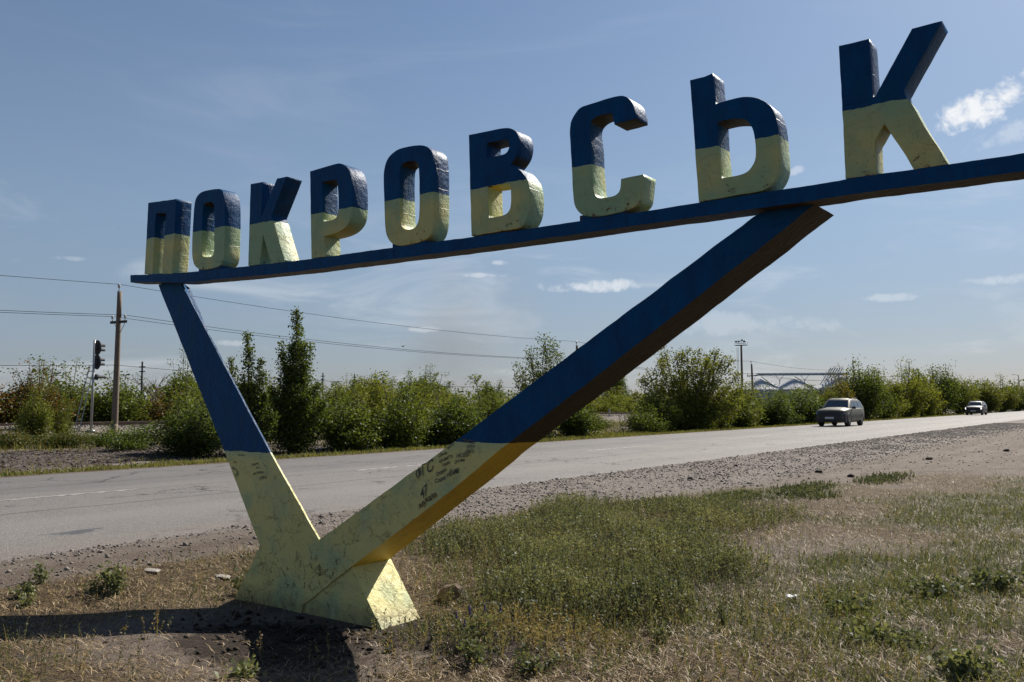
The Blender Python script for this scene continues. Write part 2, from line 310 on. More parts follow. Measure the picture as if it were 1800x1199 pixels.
def road_material():
    m_, N, b, o = new_mat('worn_asphalt')
    p, x, y, c, sp, s1 = asphalt_nodes(N)
    # blue-black tar smear and dust creeping over the near edge
    q = N.vm('LENGTH', N.vm('MULTIPLY', N.vm('SUBTRACT', p, (-9.95, 5.15, .15)), (4.2, 1.5, 1)), None, 1)
    q = N.m('ADD', q, N.m('MULTIPLY', N.m('SUBTRACT', N.noise(N.vm('MULTIPLY', p, (9, 3, 1)), 1, 3), .5), 2.2))
    c = N.mix(N.m('MULTIPLY', N.ramp(q, .6, .35), .8), c, (0.035, 0.04, 0.05))
    ed = N.ramp(N.m('ADD', x, N.m('MULTIPLY', N.m('SUBTRACT', N.noise(p, 1.6, 6, .7), .5), 1.5)), -9.9, -8.7)
    ed2 = N.ramp(N.m('ADD', x, N.m('MULTIPLY', N.m('SUBTRACT', N.noise(p, 1.6, 6, .7), .5), .8)), -18.5, -19.2)
    c = N.mix(N.m('MULTIPLY', N.m('MAXIMUM', ed, ed2), .75), c, N.mix(s1, (0.085, 0.068, 0.056), (0.20, 0.17, 0.145)))
    N.put(b.inputs['Base Color'], c); b.inputs['Roughness'].default_value = .78; b.inputs['Specular IOR Level'].default_value = .35
    h = N.m('ADD', N.vor(p, 120, 'F1', 'Distance'), N.m('MULTIPLY', N.noise(p, 14, 4), .5))
    N.put(b.inputs['Normal'], N.bump(h, .006, .9))
    return m_
M_road = road_material()
def paint_line_material():
    m_, N, b, o = new_mat('worn_road_paint')
    p, x, y, c, sp, s1 = asphalt_nodes(N)
    n = N.noise(N.vm('MULTIPLY', p, (3, .7, 1)), 7, 6, .7)
    c = N.mix(N.m('MULTIPLY', N.ramp(n, .46, .60), .85), c, (0.48, 0.46, 0.43))
    N.put(b.inputs['Base Color'], c); b.inputs['Roughness'].default_value = .75
    return m_
M_line = paint_line_material()

# ------------------------------------------------------------------ terrain sheet
xs = np.unique(np.concatenate([np.linspace(-2500, -120, 14), np.linspace(-120, -48, 25), np.arange(-48, -30, .5), np.arange(-30, -19, .3), [-19.2, -19.1], np.linspace(-19, -9.6, 8),
                               np.arange(-9.5, 3.5, .11), np.arange(3.5, 14, .5), np.linspace(14, 120, 16), np.linspace(150, 2500, 12)]))
ys = np.unique(np.concatenate([np.linspace(-1500, -30, 10), np.arange(-30, 0, 1.5), np.arange(0, 15, .11), np.arange(15, 32, .3), np.arange(32, 90, 1.0), np.linspace(90, 240, 50), np.linspace(260, 4500, 18)]))
GX, GY = np.meshgrid(xs, ys); GZ = gz(GX, GY)
def blob(x, y, cx, cy, rx, ry, a=0.0):
    c, s = math.cos(a), math.sin(a); dx, dy = x - cx, y - cy
    return np.exp(-(((dx * c + dy * s) / rx) ** 2 + ((-dx * s + dy * c) / ry) ** 2))
def edge_x(y): return np.interp(y, [0, 2, 3.5, 6, 8.4, 10.9, 13, 16.3, 17.3, 22.5, 25.8, 40, 90], [-7.75, -7.75, -7.75, -7.7, -7.45, -7.4, -6.9, -6.4, -5.4, -4.2, -2.9, 2, 20])
def cover(x, y):
    """how green, straw-like, gravelly and bare the ground is at a place"""
    n = fbm(x, y, .8, 40); n2 = fbm(x, y, .33, 50)
    inside = smooth01((x - edge_x(y)) / .8 + .5)                    # 1 on the grass side
    green = .9 * np.maximum.reduce([blob(x, y, -5.5, 8.6, 1.7, 2.0), blob(x, y, -4.1, 7.2, 1.5, 1.9), blob(x, y, -6.7, 10.8, .55, 1.9), blob(x, y, -5.6, 15.6, 1.0, 2.6),
                                   blob(x, y, -3.0, 6.2, .7, .7), .75 * blob(x, y, -2.4, 9.4, .8, 1.3), .7 * blob(x, y, -1.9, 7.5, .6, 1.1), .8 * blob(x, y, -.7, 5.5, .7, .9),
                                   .8 * blob(x, y, -2.2, 15.5, 1.6, 3.0), .7 * blob(x, y, -1.6, 6.4, .6, .5), .6 * blob(x, y, -5.9, 2.2, .9, .4), .7 * blob(x, y, -8.0, 5.6, .35, 1.2)])
    green = green + (n - .47) * 1.25 + .36 * smooth01((x + 3.0) / 1.2)
    straw = .74 + (n2 - .5) * 1.2 - .5 * blob(x, y, -5.2, 4.4, 1.3, 1.1) - .6 * blob(x, y, -2.2, 19, 3, 4) * 0
    straw = straw * inside; green = green * inside * smooth01((34 - y) / 14)
    straw = straw * smooth01((26 - y) / 8 + .25 * (x > 2))
    loam_and_shade = np.maximum.reduce([blob(x, y, -4.9, 3.9, .85, .6), .9 * blob(x, y, -4.2, 4.7, .7, .45), .8 * blob(x, y, -3.7, 4.7, .8, .55), .6 * blob(x, y, -4.0, 5.7, .6, .5)]) * 1.15
    gravel = (1 - inside) * smooth01((x + 9.9) / .8) * (1 - .93 * smooth01((x - road_edge(y) - 1.3 - .9 * fbm(x, y, .35, 58)) / 1.5) * smooth01((y - 9) / 6))
    gravel = gravel * (1 - .72 * smooth01((9 - y) / 3) * smooth01((x + 9.0) / .5))
    L = x < ROAD_L
    green = np.where(L, .75 * smooth01((x + 25) / 3) + (n - .5) + .35 * (x < -24.5) * (y > 20) + .5 * (x < -46), green)
    straw = np.where(L, .35 + (n2 - .5) * .9, straw)
    bank = (x < -21.2) & (x > -29) & (y < 24)
    loam_and_shade = np.where(bank & L, .55 * smooth01((-22.0 - x) / 1.2), loam_and_shade)
    gravel = np.where(L, np.where(bank, smooth01((-21.0 - x) / .9) * smooth01((29 + x) / 2) * .95, 0) + smooth01((-37.6 - x) / .6) * smooth01((x + 45.5) / 1.5), gravel)
    green = np.where(L, green * (1 - .9 * gravel), green); straw = np.where(L, straw * (1 - gravel), straw)
    return np.clip(green, 0, 1), np.clip(straw, 0, 1), np.clip(gravel, 0, 1), np.clip(loam_and_shade, 0, 1)
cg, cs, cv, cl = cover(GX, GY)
ny, nx = GX.shape; idx = np.arange(ny * nx).reshape(ny, nx)
F = np.stack([idx[:-1, :-1], idx[:-1, 1:], idx[1:, 1:], idx[1:, :-1]], -1).reshape(-1, 4)
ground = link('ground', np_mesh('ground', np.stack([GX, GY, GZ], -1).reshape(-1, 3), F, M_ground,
              dict(green=cg.ravel(), straw=cs.ravel(), gravel=cv.ravel(), loam_and_shade=cl.ravel()), True))
tag(ground, kind='structure')

# road: one slab with a ragged near edge, crown in the middle
ry_ = np.unique(np.concatenate([np.linspace(-400, -20, 8), np.arange(-20, 60, .35), np.arange(60, 200, 2), np.linspace(200, 2200, 12)]))
rx_ = np.linspace(0, 1, 17); rv = []
for yv in ry_:
    je = .16 * (float(fbm(0, yv, .9, 70)) - .5) * 2; jl = .10 * (float(fbm(3, yv, .9, 71)) - .5) * 2
    for t in rx_:
        xv = (ROAD_L + jl) * (1 - t) + (float(road_edge(yv)) + je) * t
        e = min(t, 1 - t); zz = ROAD_Z + .03 * (1 - (2 * t - 1) ** 2) - (.03 if e == 0 else 0)
        rv.append((xv, yv, zz))
nn = len(rx_); idx = np.arange(len(ry_) * nn).reshape(-1, nn)
F = np.stack([idx[:-1, :-1], idx[:-1, 1:], idx[1:, 1:], idx[1:, :-1]], -1).reshape(-1, 4)
tag(link('road', np_mesh('road', np.array(rv), F, M_road, None, True)), kind='structure')
def road_z(x): t = (x - ROAD_L) / (ROAD_R - ROAD_L); return ROAD_Z + .03 * (1 - (2 * t - 1) ** 2)
for a, bb in ((2.5, 8.3), (13.3, 16.2), (23.0, 27.0), (34.0, 38.5), (46, 50.5), (58, 62), (70, 74), (82, 86), (94, 98), (106, 110)):
    n_ = 14; V = []; Fm = []
    for i in range(n_ + 1):
        yv = a + (bb - a) * i / n_
        for s in (-1, 1): xv = -14.02 + s * (.055 + .012 * random.Random(i * 7 + s).random()); V.append((xv, yv, road_z(xv) + .004))
    for i in range(n_): Fm.append((2 * i, 2 * i + 1, 2 * i + 3, 2 * i + 2))
    tag(link('lane_marking', mesh('lane_marking', V, Fm, M_line)), kind='structure')

# ------------------------------------------------------------------ loose stone
def stone_material(name, lo, hi):
    m_, N, b, o = new_mat(name)
    t = attr(N, 'tint').outputs['Fac']; p = pos(N)
    c = N.mix(t, lo, hi); c = N.mix(N.m('MULTIPLY', N.noise(p, 60, 3), .5), c, tuple(v * .55 for v in lo))
    N.put(b.inputs['Base Color'], c); b.inputs['Roughness'].default_value = .9; b.inputs['Specular IOR Level'].default_value = .25
    return m_
M_gravel = stone_material('grey_gravel', (0.125, 0.110, 0.097), (0.27, 0.24, 0.215))
M_slag = stone_material('dark_gravel', (0.028, 0.020, 0.015), (0.14, 0.105, 0.085))
M_ballast = stone_material('pale_ballast', (0.13, 0.11, 0.092), (0.37, 0.335, 0.30))
OCT = np.array([(1, 0, 0), (-1, 0, 0), (0, 1, 0), (0, -1, 0), (0, 0, 1), (0, 0, -1)], float)
OCF = np.array([(0, 2, 4), (2, 1, 4), (1, 3, 4), (3, 0, 4), (2, 0, 5), (1, 2, 5), (3, 1, 5), (0, 3, 5)])
def pebbles(name, X, Y, size, mat, rng, label, cat):
    n = len(X); Z = gz(X, Y)
    V = np.repeat(OCT[None], n, 0) * (size[:, None, None] * rng.uniform(.55, 1.25, (n, 6, 1))) * np.stack([rng.uniform(.8, 1.3, n), rng.uniform(.8, 1.3, n), rng.uniform(.4, .8, n)], -1)[:, None, :]
    a = rng.uniform(0, 6.28, n); c, s = np.cos(a), np.sin(a)
    V = np.stack([V[..., 0] * c[:, None] - V[..., 1] * s[:, None], V[..., 0] * s[:, None] + V[..., 1] * c[:, None], V[..., 2]], -1)
    tl = rng.normal(0, .35, n); V[..., 2] += V[..., 0] * tl[:, None]
    V += np.stack([X, Y, Z + size * .25], -1)[:, None, :]
    Fp = (OCF[None] + (np.arange(n) * 6)[:, None, None]).reshape(-1, 3)
    o = link(name, np_mesh(name, V.reshape(-1, 3), Fp, mat, dict(tint=np.repeat(rng.random(n) ** 1.5, 6))))
    return tag(o, label, cat, kind='stuff')
rng = np.random.default_rng(11)
n = 210000
Yp = 2.5 + 70 * rng.random(n) ** 1.7; Xp = rng.uniform(-9.5, 5, n)
g_, s_, v_, l_ = cover(Xp, Yp)
edgy = np.exp(-((Xp - road_edge(Yp) - .25) / .45) ** 2)
keep = rng.random(n) < v_ * (.35 + .65 * smooth01((fbm(Xp, Yp, 1.1, 33) - .35) / .25)) + .15 * edgy
Xp, Yp = Xp[keep], Yp[keep]
sz = np.exp(rng.normal(-4.65, .5, len(Xp))) * (1 + .022 * Yp)
pebbles('gravel', Xp, Yp, np.clip(sz, .003, .04), M_gravel, rng, 'loose grey crushed stone along the near road edge', 'gravel')
n = 8000; Xp = rng.uniform(-28.5, -21.0, n); Yp = rng.uniform(3, 24, n)
pebbles('gravel', Xp, Yp, np.clip(np.exp(rng.normal(-3.75, .4, n)), .01, .09), M_slag, rng, 'dark coarse gravel bank beyond the far verge', 'gravel')
n = 17000; Xp = rng.uniform(-44.8, -37.8, n); Yp = 8 + 100 * rng.random(n) ** 1.5
keep = ~((Xp < -39.7) & (Xp > -43.6) & (rng.random(n) < .5)); Xp, Yp = Xp[keep], Yp[keep]
pebbles('ballast', Xp, Yp, np.clip(np.exp(rng.normal(-3.1, .3, len(Xp))), .02, .09), M_ballast, rng, 'pale stone ballast heaped under the railway track', 'ballast')
# ------------------------------------------------------------------ the town sign
SY = 4.524                                # front plane of beam and letters
def sign_paint():
    m_, N, b, o = new_mat('flaking_blue_and_yellow_paint')
    p = pos(N); x, y, z = N.xyz(p); nrm = N.n('ShaderNodeNewGeometry').outputs['Normal']; nzz = N.xyz(nrm)[2]
    split = attr(N, 'split', 'OBJECT').outputs['Fac']
    wob = N.m('MULTIPLY', N.m('SUBTRACT', N.noise(p, 9, 4, .6), .5), .035)
    blue_m = N.m('GREATER_THAN', N.m('ADD', z, wob), split)
    fade = N.ramp(N.m('SUBTRACT', z, split), -.10, 0.0)
    n1 = N.noise(p, 3.2, 5, .6); n2 = N.noise(N.vm('MULTIPLY', p, (1, 1, .35)), 14, 6, .65); n3 = N.noise(p, 55, 4, .6)
    yel = N.mix(N.ramp(n1, .44, .70), (0.58, 0.52, 0.195), (0.37, 0.43, 0.215))
    yel = N.mix(N.m('MULTIPLY', N.ramp(n2, .5, .8), .4), yel, (0.53, 0.51, 0.29))
    yel = N.mix(N.m('MULTIPLY', fade, .45), yel, (0.27, 0.42, 0.28))
    yel = N.mix(N.ramp(nzz, -.45, -.75), yel, N.mix(n1, (0.62, 0.42, 0.045), (0.48, 0.29, 0.03)))  # down-facing yellow turned ochre: reflected light painted into the colour
    hi_ = N.ramp(z, 2.55, 2.75)
    yel = N.mix(N.m('MULTIPLY', hi_, N.ramp(N.noise(p, 2.1, 3), .36, .60)), yel, N.mix(hi_, yel, (0.30, 0.42, 0.235)))
    yel = N.mix(hi_, yel, N.vm('SCALE', yel, .86))
    blu = N.mix(N.ramp(n2, .3, .75), (0.0004, 0.039, 0.115), (0.0008, 0.060, 0.168))
    blu = N.mix(N.m('MULTIPLY', N.ramp(n1, .55, .7), .35), blu, (0.003, 0.060, 0.110))
    # bare brown primer wherever the brush never reached: the undersides; darkened to offset ground bounce
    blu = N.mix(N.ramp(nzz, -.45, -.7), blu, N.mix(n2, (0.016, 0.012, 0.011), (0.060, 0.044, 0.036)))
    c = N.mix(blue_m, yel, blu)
    # hairline crazing and cracks
    wv = N.vm('ADD', p, N.vm('SCALE', N.noise(p, 10, 5, .7, 0, 'Color'), .15))
    cr1 = N.vor(wv, 7.5, 'DISTANCE_TO_EDGE', 'Distance'); cr2 = N.vor(wv, 21, 'DISTANCE_TO_EDGE', 'Distance')
    mk = N.ramp(N.noise(p, 7, 4, .7), .42, .56); lowm = N.ramp(z, 1.6, .4)
    crack = N.m('MAXIMUM', N.m('MULTIPLY', N.ramp(cr1, .030, .006), N.m('MULTIPLY', mk, N.m('ADD', .25, N.m('MULTIPLY', lowm, .5)))),
                N.m('MULTIPLY', N.ramp(cr2, .06, .012), N.m('MULTIPLY', N.ramp(N.noise(p, 5, 3), .52, .66), N.m('ADD', .15, N.m('MULTIPLY', lowm, .4)))))
    c = N.mix(N.m('MULTIPLY', crack, N.m('SUBTRACT', 1.0, N.m('MULTIPLY', blue_m, .8))), c, (0.12, 0.10, 0.045))
    # rust breaking through, heavier near the foot of each letter
    low = attr(N, 'rust_below', 'OBJECT').outputs['Fac']
    ru = N.noise(p, 26, 6, .7, .5); near = N.ramp(N.m('SUBTRACT', z, low), .16, .0)
    rs_ = N.noise(N.vm('MULTIPLY', p, (1.0, 1.0, .22)), 19, 5, .7, .3)
    rust = N.m('MAXIMUM', N.ramp(N.m('ADD', ru, N.m('MULTIPLY', near, .09)), .665, .72), N.m('MULTIPLY', N.ramp(rs_, .70, .77), .75))
    c = N.mix(N.m('MULTIPLY', rust, .9), c, N.mix(n3, (0.05, 0.018, 0.010), (0.17, 0.06, 0.025)))
    dirt = N.m('MULTIPLY', N.ramp(z, .16, .0), N.ramp(n2, .2, .6))
    c = N.mix(N.m('MULTIPLY', dirt, .55), c, (0.12, 0.09, 0.055))
    N.put(b.inputs['Base Color'], c)
    N.put(b.inputs['Roughness'], N.m('ADD', .34, N.m('MULTIPLY', n2, .35)))
    N.put(b.inputs['Specular IOR Level'], N.m('SUBTRACT', .28, N.m('MULTIPLY', blue_m, .17)))
    hh = N.m('ADD', N.m('MULTIPLY', N.noise(p, 22, 5, .6), 1.0), N.m('MULTIPLY', N.noise(N.vm('MULTIPLY', p, (1, 1, .5)), 80, 4, .6), .28))
    hh = N.m('SUBTRACT', hh, N.m('MULTIPLY', crack, .25)); hh = N.m('SUBTRACT', hh, N.m('MULTIPLY', rust, .12))
    weld = N.ramp(N.m('ABSOLUTE', N.m('SUBTRACT', N.m('FRACT', N.m('MULTIPLY', N.m('ADD', z, wob), 7.2)), .5)), .035, .0)
    hh = N.m('ADD', hh, N.m('MULTIPLY', N.m('MULTIPLY', weld, N.ramp(N.noise(p, 2.2, 2), .5, .6)), .22))
    N.put(b.inputs['Normal'], N.bump(hh, .0085, 1.0))
    return m_
M_sign = sign_paint()
town_sign = thing('town_sign', 'roadside town sign, blue and yellow letters on a beam over two V-shaped legs', 'town sign', (-5.3, 4.7, 0.0))
SO = Vector((-5.3, 4.7, 0.0))
def sign_part(name, me, split, rust=-9.0):
    me.transform(Matrix.Translation(-SO)); o = link(name, me, town_sign); o['split'] = float(split); o['rust_below'] = float(rust); return o

def resample(pts, n):
    P = np.array(pts, float); d = np.r_[0, np.cumsum(np.hypot(*np.diff(P, axis=0).T))]; t = np.linspace(0, d[-1], n)
    return np.stack([np.interp(t, d, P[:, 0]), np.interp(t, d, P[:, 1])], -1)
def strip(A, B, y0, y1, n, seed, amp=.003, y1e=None, pinch=0.0):
    """rectangular bar between two polylines A and B of the sign plane, from depth y0 to y1, with slightly lumpy edges"""
    a, b = resample(A, n), resample(B, n); V = []; k = 5; m_ = 4; ring = []
    for t in np.linspace(0, 1, k): ring.append((t, 0))
    for t in (.05, .35, .7, 1.0): ring.append((1, t))
    for t in np.linspace(1, 0, k)[1:]: ring.append((t, 1))
    for t in (.7, .35, .05): ring.append((0, t))
    rn = len(ring)
    for i in range(n):
        for (u_, w) in ring:
            v_ = u_ * (1 - pinch * max(0.0, (w - .05) / .95)); x, z = a[i] * (1 - v_) + b[i] * v_; yb = y1 if y1e is None else y1 + (y1e - y1) * min(1.0, i / (n - 1) / .38); yy = y0 + (yb - y0) * w
            q = Vector((x * 7, yy * 7, z * 7 + seed * 9)); d = noise.noise_vector(q) * amp + noise.noise_vector(q * 3.3) * amp * .5
            V.append((x + d.x, yy + d.y * .6, z + d.z))
    F = [(i * rn + j, i * rn + (j + 1) % rn, (i + 1) * rn + (j + 1) % rn, (i + 1) * rn + j) for i in range(n - 1) for j in range(rn)]
    F += [tuple(range(rn))[::-1], tuple(range((n - 1) * rn, n * rn))]
    me = mesh('bar', V, F, M_sign)
    bm = bmesh.new(); bm.from_mesh(me); bmesh.ops.recalc_face_normals(bm, faces=bm.faces); bm.to_mesh(me); bm.free(); return me
beam_top = [(-7.89, 2.854), (-7.652, 2.836), (-6.942, 2.794), (-6.225, 2.769), (-5.466, 2.75), (-4.952, 2.742), (-4.391, 2.738), (-3.911, 2.733), (-3.709, 2.728), (-2.969, 2.727), (-2.78, 2.729), (-2.307, 2.729), (-2.022, 2.731), (-1.54, 2.735), (-1.233, 2.738), (-1.175, 2.740), (-0.426, 2.735), (-0.22, 2.735)]
beam_bot = [(-7.886, 2.782), (-7.619, 2.762), (-7.026, 2.708), (-6.196, 2.680), (-5.464, 2.662), (-4.814, 2.658), (-3.709, 2.649), (-2.969, 2.648), (-2.496, 2.652), (-1.845, 2.652), (-1.388, 2.653), (-1.235, 2.656), (-1.178, 2.658), (-0.429, 2.652), (-0.22, 2.652)]
sign_part('beam', strip(beam_bot, beam_top, SY, SY + .165, 240, 1, .003), -5)
ll = [(-5.665, -.06), (-5.985, .4506), (-6.487, 1.2026), (-7.034, 1.976), (-7.575, 2.752)]
lr = [(-5.472, -.06), (-5.472, -.02), (-5.264, .5592), (-5.88, 1.2203), (-7.18, 2.711)]
ll2 = resample(ll, 60)
def leg_rows():
    # left leg: pair points of both edges by height, the crotch of the V included
    hs = np.concatenate([np.linspace(-.06, .559, 14), np.linspace(.58, 2.745, 48)])
    L_ = np.array(ll); Rr = np.array([(-5.47, -.06), (-5.264, .5592), (-5.88, 1.2203), (-7.21, 2.745)])
    a = np.stack([np.interp(hs, L_[:, 1], L_[:, 0]), hs], -1); b = np.stack([np.interp(hs, Rr[:, 1], Rr[:, 0]), hs], -1); return a, b
a_, b_ = leg_rows()
def strip_rows(a, b, y0, y1, seed, amp=.003, pinch=0.0):
    global resample
    keep_ = resample; resample = lambda P, n: np.array(P)
    me = strip(a, b, y0, y1, len(a), seed, amp, None, pinch); resample = keep_; return me
sign_part('leg', strip_rows(a_, b_, SY + .10, SY + .44, 2, .005, 1.12), 1.21, .35)  # pinched wedge behind the front plate is unseen, added to thicken the ground shadow
rl_u = [(-5.260, .5592), (-3.809, 1.3954), (-3.042, 1.855), (-1.718, 2.643), (-1.59, 2.655)]
rl_l = [(-5.466, .02), (-4.896, .393), (-4.32, .757), (-3.779, 1.105), (-3.508, 1.297), (-2.792, 1.748), (-1.40, 2.655)]
rleg = sign_part('leg', strip(rl_u, rl_l, SY + .101, SY + .535, 110, 3, .0038, SY + .441), 1.345, .35)
# pedestal: flared block round the foot of the V
pa = [(-6.39, -.115), (-6.328, -.026), (-6.015, .4245), (-5.93, .55)]; pb = [(-4.53, -.115), (-4.587, -.041), (-4.914, .388), (-5.05, .56)]
pa = pa[:2] + [(-5.995, .452)]; pb = pb[:2] + [(-4.914, .386)]
ped_l = resample(pa, 16); ped_r = resample(pb, 16); k_ = slice(None)
sign_part('pedestal', strip_rows(ped_l[k_], ped_r[k_], SY + .115, SY + .533, 4, .006), 9.0, -9.0)

LEAN = {}
def outline(pts, step=.02, seed=0):
    """points flagged 1 stay corners, the others are rounded; edges get a slight hand-made wobble"""
    P = [(Vector((p_[0], p_[1])), p_[2]) for p_ in pts]
    for it in range(2):
        Q = []; n = len(P)
        for i in range(n):
            a, ca = P[i]; pr = P[i - 1][0]; nx_ = P[(i + 1) % n][0]
            if ca: Q.append((a, 1))
            else: Q += [(a.lerp(pr, .25), 0), (a.lerp(nx_, .25), 0)]
        P = Q
    out = []
    for i in range(len(P)):
        a, b = P[i][0], P[(i + 1) % len(P)][0]; m_ = max(1, int((b - a).length / step))
        for j in range(m_):
            q = a.lerp(b, j / m_); e = noise.noise_vector(Vector((q.x * 14, q.y * 14, seed * 3.1))) * .0022
            out.append((q.x + e.x, q.y + e.y))
    return out
def letter_mesh(name, data, seed, depth=.162):
    cu = bpy.data.curves.new(name, 'CURVE'); cu.dimensions = '2D'; cu.fill_mode = 'BOTH'
    cu.extrude = depth / 2 - .003; cu.bevel_depth = .003; cu.bevel_resolution = 1; cu.offset = -.003
    for ring in data:
        pts = outline(ring, .02, seed); sp = cu.splines.new('POLY'); sp.points.add(len(pts) - 1)
        for q, (x, z) in zip(sp.points, pts): q.co = (x, z, 0, 1)
        sp.use_cyclic_u = True
    ob = bpy.data.objects.new(name, cu); COL.objects.link(ob)
    dg = bpy.context.evaluated_depsgraph_get(); me = bpy.data.meshes.new_from_object(ob.evaluated_get(dg)); bpy.data.objects.remove(ob)
    me.transform(Matrix(((1, 0, 0, 0), (0, 0, -1, SY + depth / 2 - .001), (0, 1, 0, 0), (0, 0, 0, 1))))
    me.materials.clear(); me.materials.append(M_sign); me.name = name; return me
SPLIT = {'П': 3.172, 'О': 3.150, 'К': 3.114, 'Р': 3.098, 'О2': 3.091, 'В': 3.055, 'С': 3.076, 'Ь': 3.037, 'К2': 3.095}
for i, (k, data) in enumerate(LETTERS.items()):
    foot = min(p_[1] for p_ in data[0]); ch = k[0]
    o = sign_part('letter', letter_mesh('letter', data, i), SPLIT[k], foot)
    which = {'О': ' between П and К', 'О2': ' between Р and В', 'К': ' after the first О', 'К2': ' at the right end of the word'}.get(k, '')
    o['label'] = 'capital letter ' + ch + ', blue above and pale yellow below' + which
    if k in ('О', 'О2', 'С'):
        cx = sum(p_[0] for p_ in data[0]) / len(data[0]); zt = float(np.interp(cx, [q[0] for q in beam_top], [q[1] for q in beam_top]))
        x0 = {'О': -6.78, 'О2': -4.40, 'С': -2.80}[k]
        mb = MB(); mb.box((x0 + .15, SY + .085, zt + .012), (.32, .15, .045)); me = mb.mesh('mounting_plate', M_sign)
        me.transform(Matrix.Translation(-SO)); pl = link('mounting_plate', me, o); pl['split'] = -5.0; pl['rust_below'] = 2.75

# handwriting in black marker on the yellow part of both legs
M_ink = simple('faded_marker_ink', (0.085, 0.095, 0.075), .8)
M_ink2 = simple('brown_marker_ink', (0.10, 0.035, 0.02), .8)
def script(txt, x, z, h, ang, shear=.25, mat=M_ink, parent=rleg, thick=.0012, yy=SY + .0955):
    cu = bpy.data.curves.new('inscription', 'FONT'); cu.body = txt; cu.size = h * .76 / .72; cu.shear = shear; cu.offset = thick; cu.extrude = .0002; cu.space_character = .92
    ob = bpy.data.objects.new('inscription', cu); COL.objects.link(ob)
    dg = bpy.context.evaluated_depsgraph_get(); me = bpy.data.meshes.new_from_object(ob.evaluated_get(dg)); bpy.data.objects.remove(ob)
    rnd = random.Random(sum(map(ord, txt))); s = rnd.random() * 10
    for v in me.vertices:
        v.co.x += .10 * h * math.sin(v.co.x / h * 1.7 + s); v.co.y += .13 * h * math.sin(v.co.x / h * 1.1 + s * 2) + .05 * h * math.sin(v.co.x / h * 5 + s)
    me.transform(Matrix.Translation((x, yy, z)) @ Matrix.Rotation(-ang, 4, 'Y') @ Matrix.Rotation(R(90), 4, 'X'))
    me.transform(Matrix.Translation(-SO)); me.materials.clear(); me.materials.append(mat)
    return link('inscription', me, parent)
lleg = [c for c in town_sign.children if c.name.startswith('leg')][0]
for txt, x, z, h, a in (('1УЗХ1', -6.363, 1.108, .020, .06), ('Лоргх', -6.383, 1.062, .024, -.25), ('VI', -6.30, .990, .045, .75), ('С', -6.33, .985, .032, .6), ('Поклонт', -6.105, 1.098, .022, .12),
                        ('147', -6.05, 1.070, .022, .25), ('Ала Бургур,', -6.09, 1.022, .026, .14), ('ПОР12', -6.00, .978, .032, .22), ('лист опад', -6.29, 1.172, .016, .05)):
    script(txt, x, z, h, a, .3, M_ink, lleg, .0003)
for txt, x, z, h, a, mt in (('ФГС', -4.262, 1.078, .094, .36, M_ink), ('47', -4.21, .945, .092, .42, M_ink), ('Саша', -4.037, 1.232, .030, .30, M_ink), ('Архангел', -4.037, 1.196, .030, .30, M_ink),
                            ('Слава', -4.006, 1.172, .026, .30, M_ink), ('14 ОБр', -3.885, 1.238, .038, .12, M_ink), ('Січень', -3.895, 1.198, .030, .16, M_ink), ('Слава', -4.061, 1.104, .034, .36, M_ink),
                            ('Р світ', -3.935, 1.130, .032, .22, M_ink), ('Слава Україні', -4.067, 1.052, .036, .38, M_ink), ('мукала', -4.215, .868, .055, .50, M_ink2),
                            ('ли мол', -3.96, 1.292, .022, .45, M_ink), ('ПРИВІД', -3.83, 1.340, .028, .0, M_ink), ('СВІТ', -3.79, 1.300, .030, .05, M_ink), ('ОРЕС', -3.795, 1.268, .028, .1, M_ink)):
    script(txt, x, z, h, a, .3, mt, rleg, .0004)

# ------------------------------------------------------------------ foliage
def leaf_material(name, shade, warm, dry, trans=.32):
    m_ = bpy.data.materials.new(name); m_.use_nodes = True; t = m_.node_tree; t.nodes.clear(); N = NT(t)
    tint = attr(N, 'tint').outputs['Fac']; hue = attr(N, 'hue', 'OBJECT').outputs['Fac']; red = attr(N, 'autumn', 'OBJECT').outputs['Fac']
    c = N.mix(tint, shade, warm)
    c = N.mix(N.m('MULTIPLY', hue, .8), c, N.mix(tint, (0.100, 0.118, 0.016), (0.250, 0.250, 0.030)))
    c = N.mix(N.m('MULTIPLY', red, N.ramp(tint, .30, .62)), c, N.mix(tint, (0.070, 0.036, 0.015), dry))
    d = N.n('ShaderNodeBsdfDiffuse'); N.put(d.inputs[0], c)
    tr = N.n('ShaderNodeBsdfTranslucent'); N.put(tr.inputs[0], N.mix(.5, c, N.vm('MULTIPLY', c, (1.5, 1.45, .5))))
    gl = N.n('ShaderNodeBsdfGlossy'); gl.inputs['Roughness'].default_value = .5; gl.inputs[0].default_value = (.8, .85, .9, 1)
    m1 = N.n('ShaderNodeMixShader'); m1.inputs[0].default_value = trans + .06; t.links.new(d.outputs[0], m1.inputs[1]); t.links.new(tr.outputs[0], m1.inputs[2])
    m2 = N.n('ShaderNodeMixShader'); m2.inputs[0].default_value = .018; t.links.new(m1.outputs[0], m2.inputs[1]); t.links.new(gl.outputs[0], m2.inputs[2])
    o = N.n('ShaderNodeOutputMaterial'); t.links.new(m2.outputs[0], o.inputs[0]); return m_
M_leaf = leaf_material('broad_leaves', (0.021, 0.038, 0.010), (0.108, 0.145, 0.024), (0.17, 0.078, 0.022))
M_weed = leaf_material('weed_leaves', (0.055, 0.066, 0.032), (0.185, 0.195, 0.100), (0.30, 0.22, 0.10), .35)
M_grass = leaf_material('grass_blades', (0.045, 0.066, 0.018), (0.140, 0.152, 0.046), (0.30, 0.20, 0.09), .35)
M_bark = simple('grey_brown_bark', (0.11, 0.085, 0.065), .9, var=.35, scale=5, bump=.01)

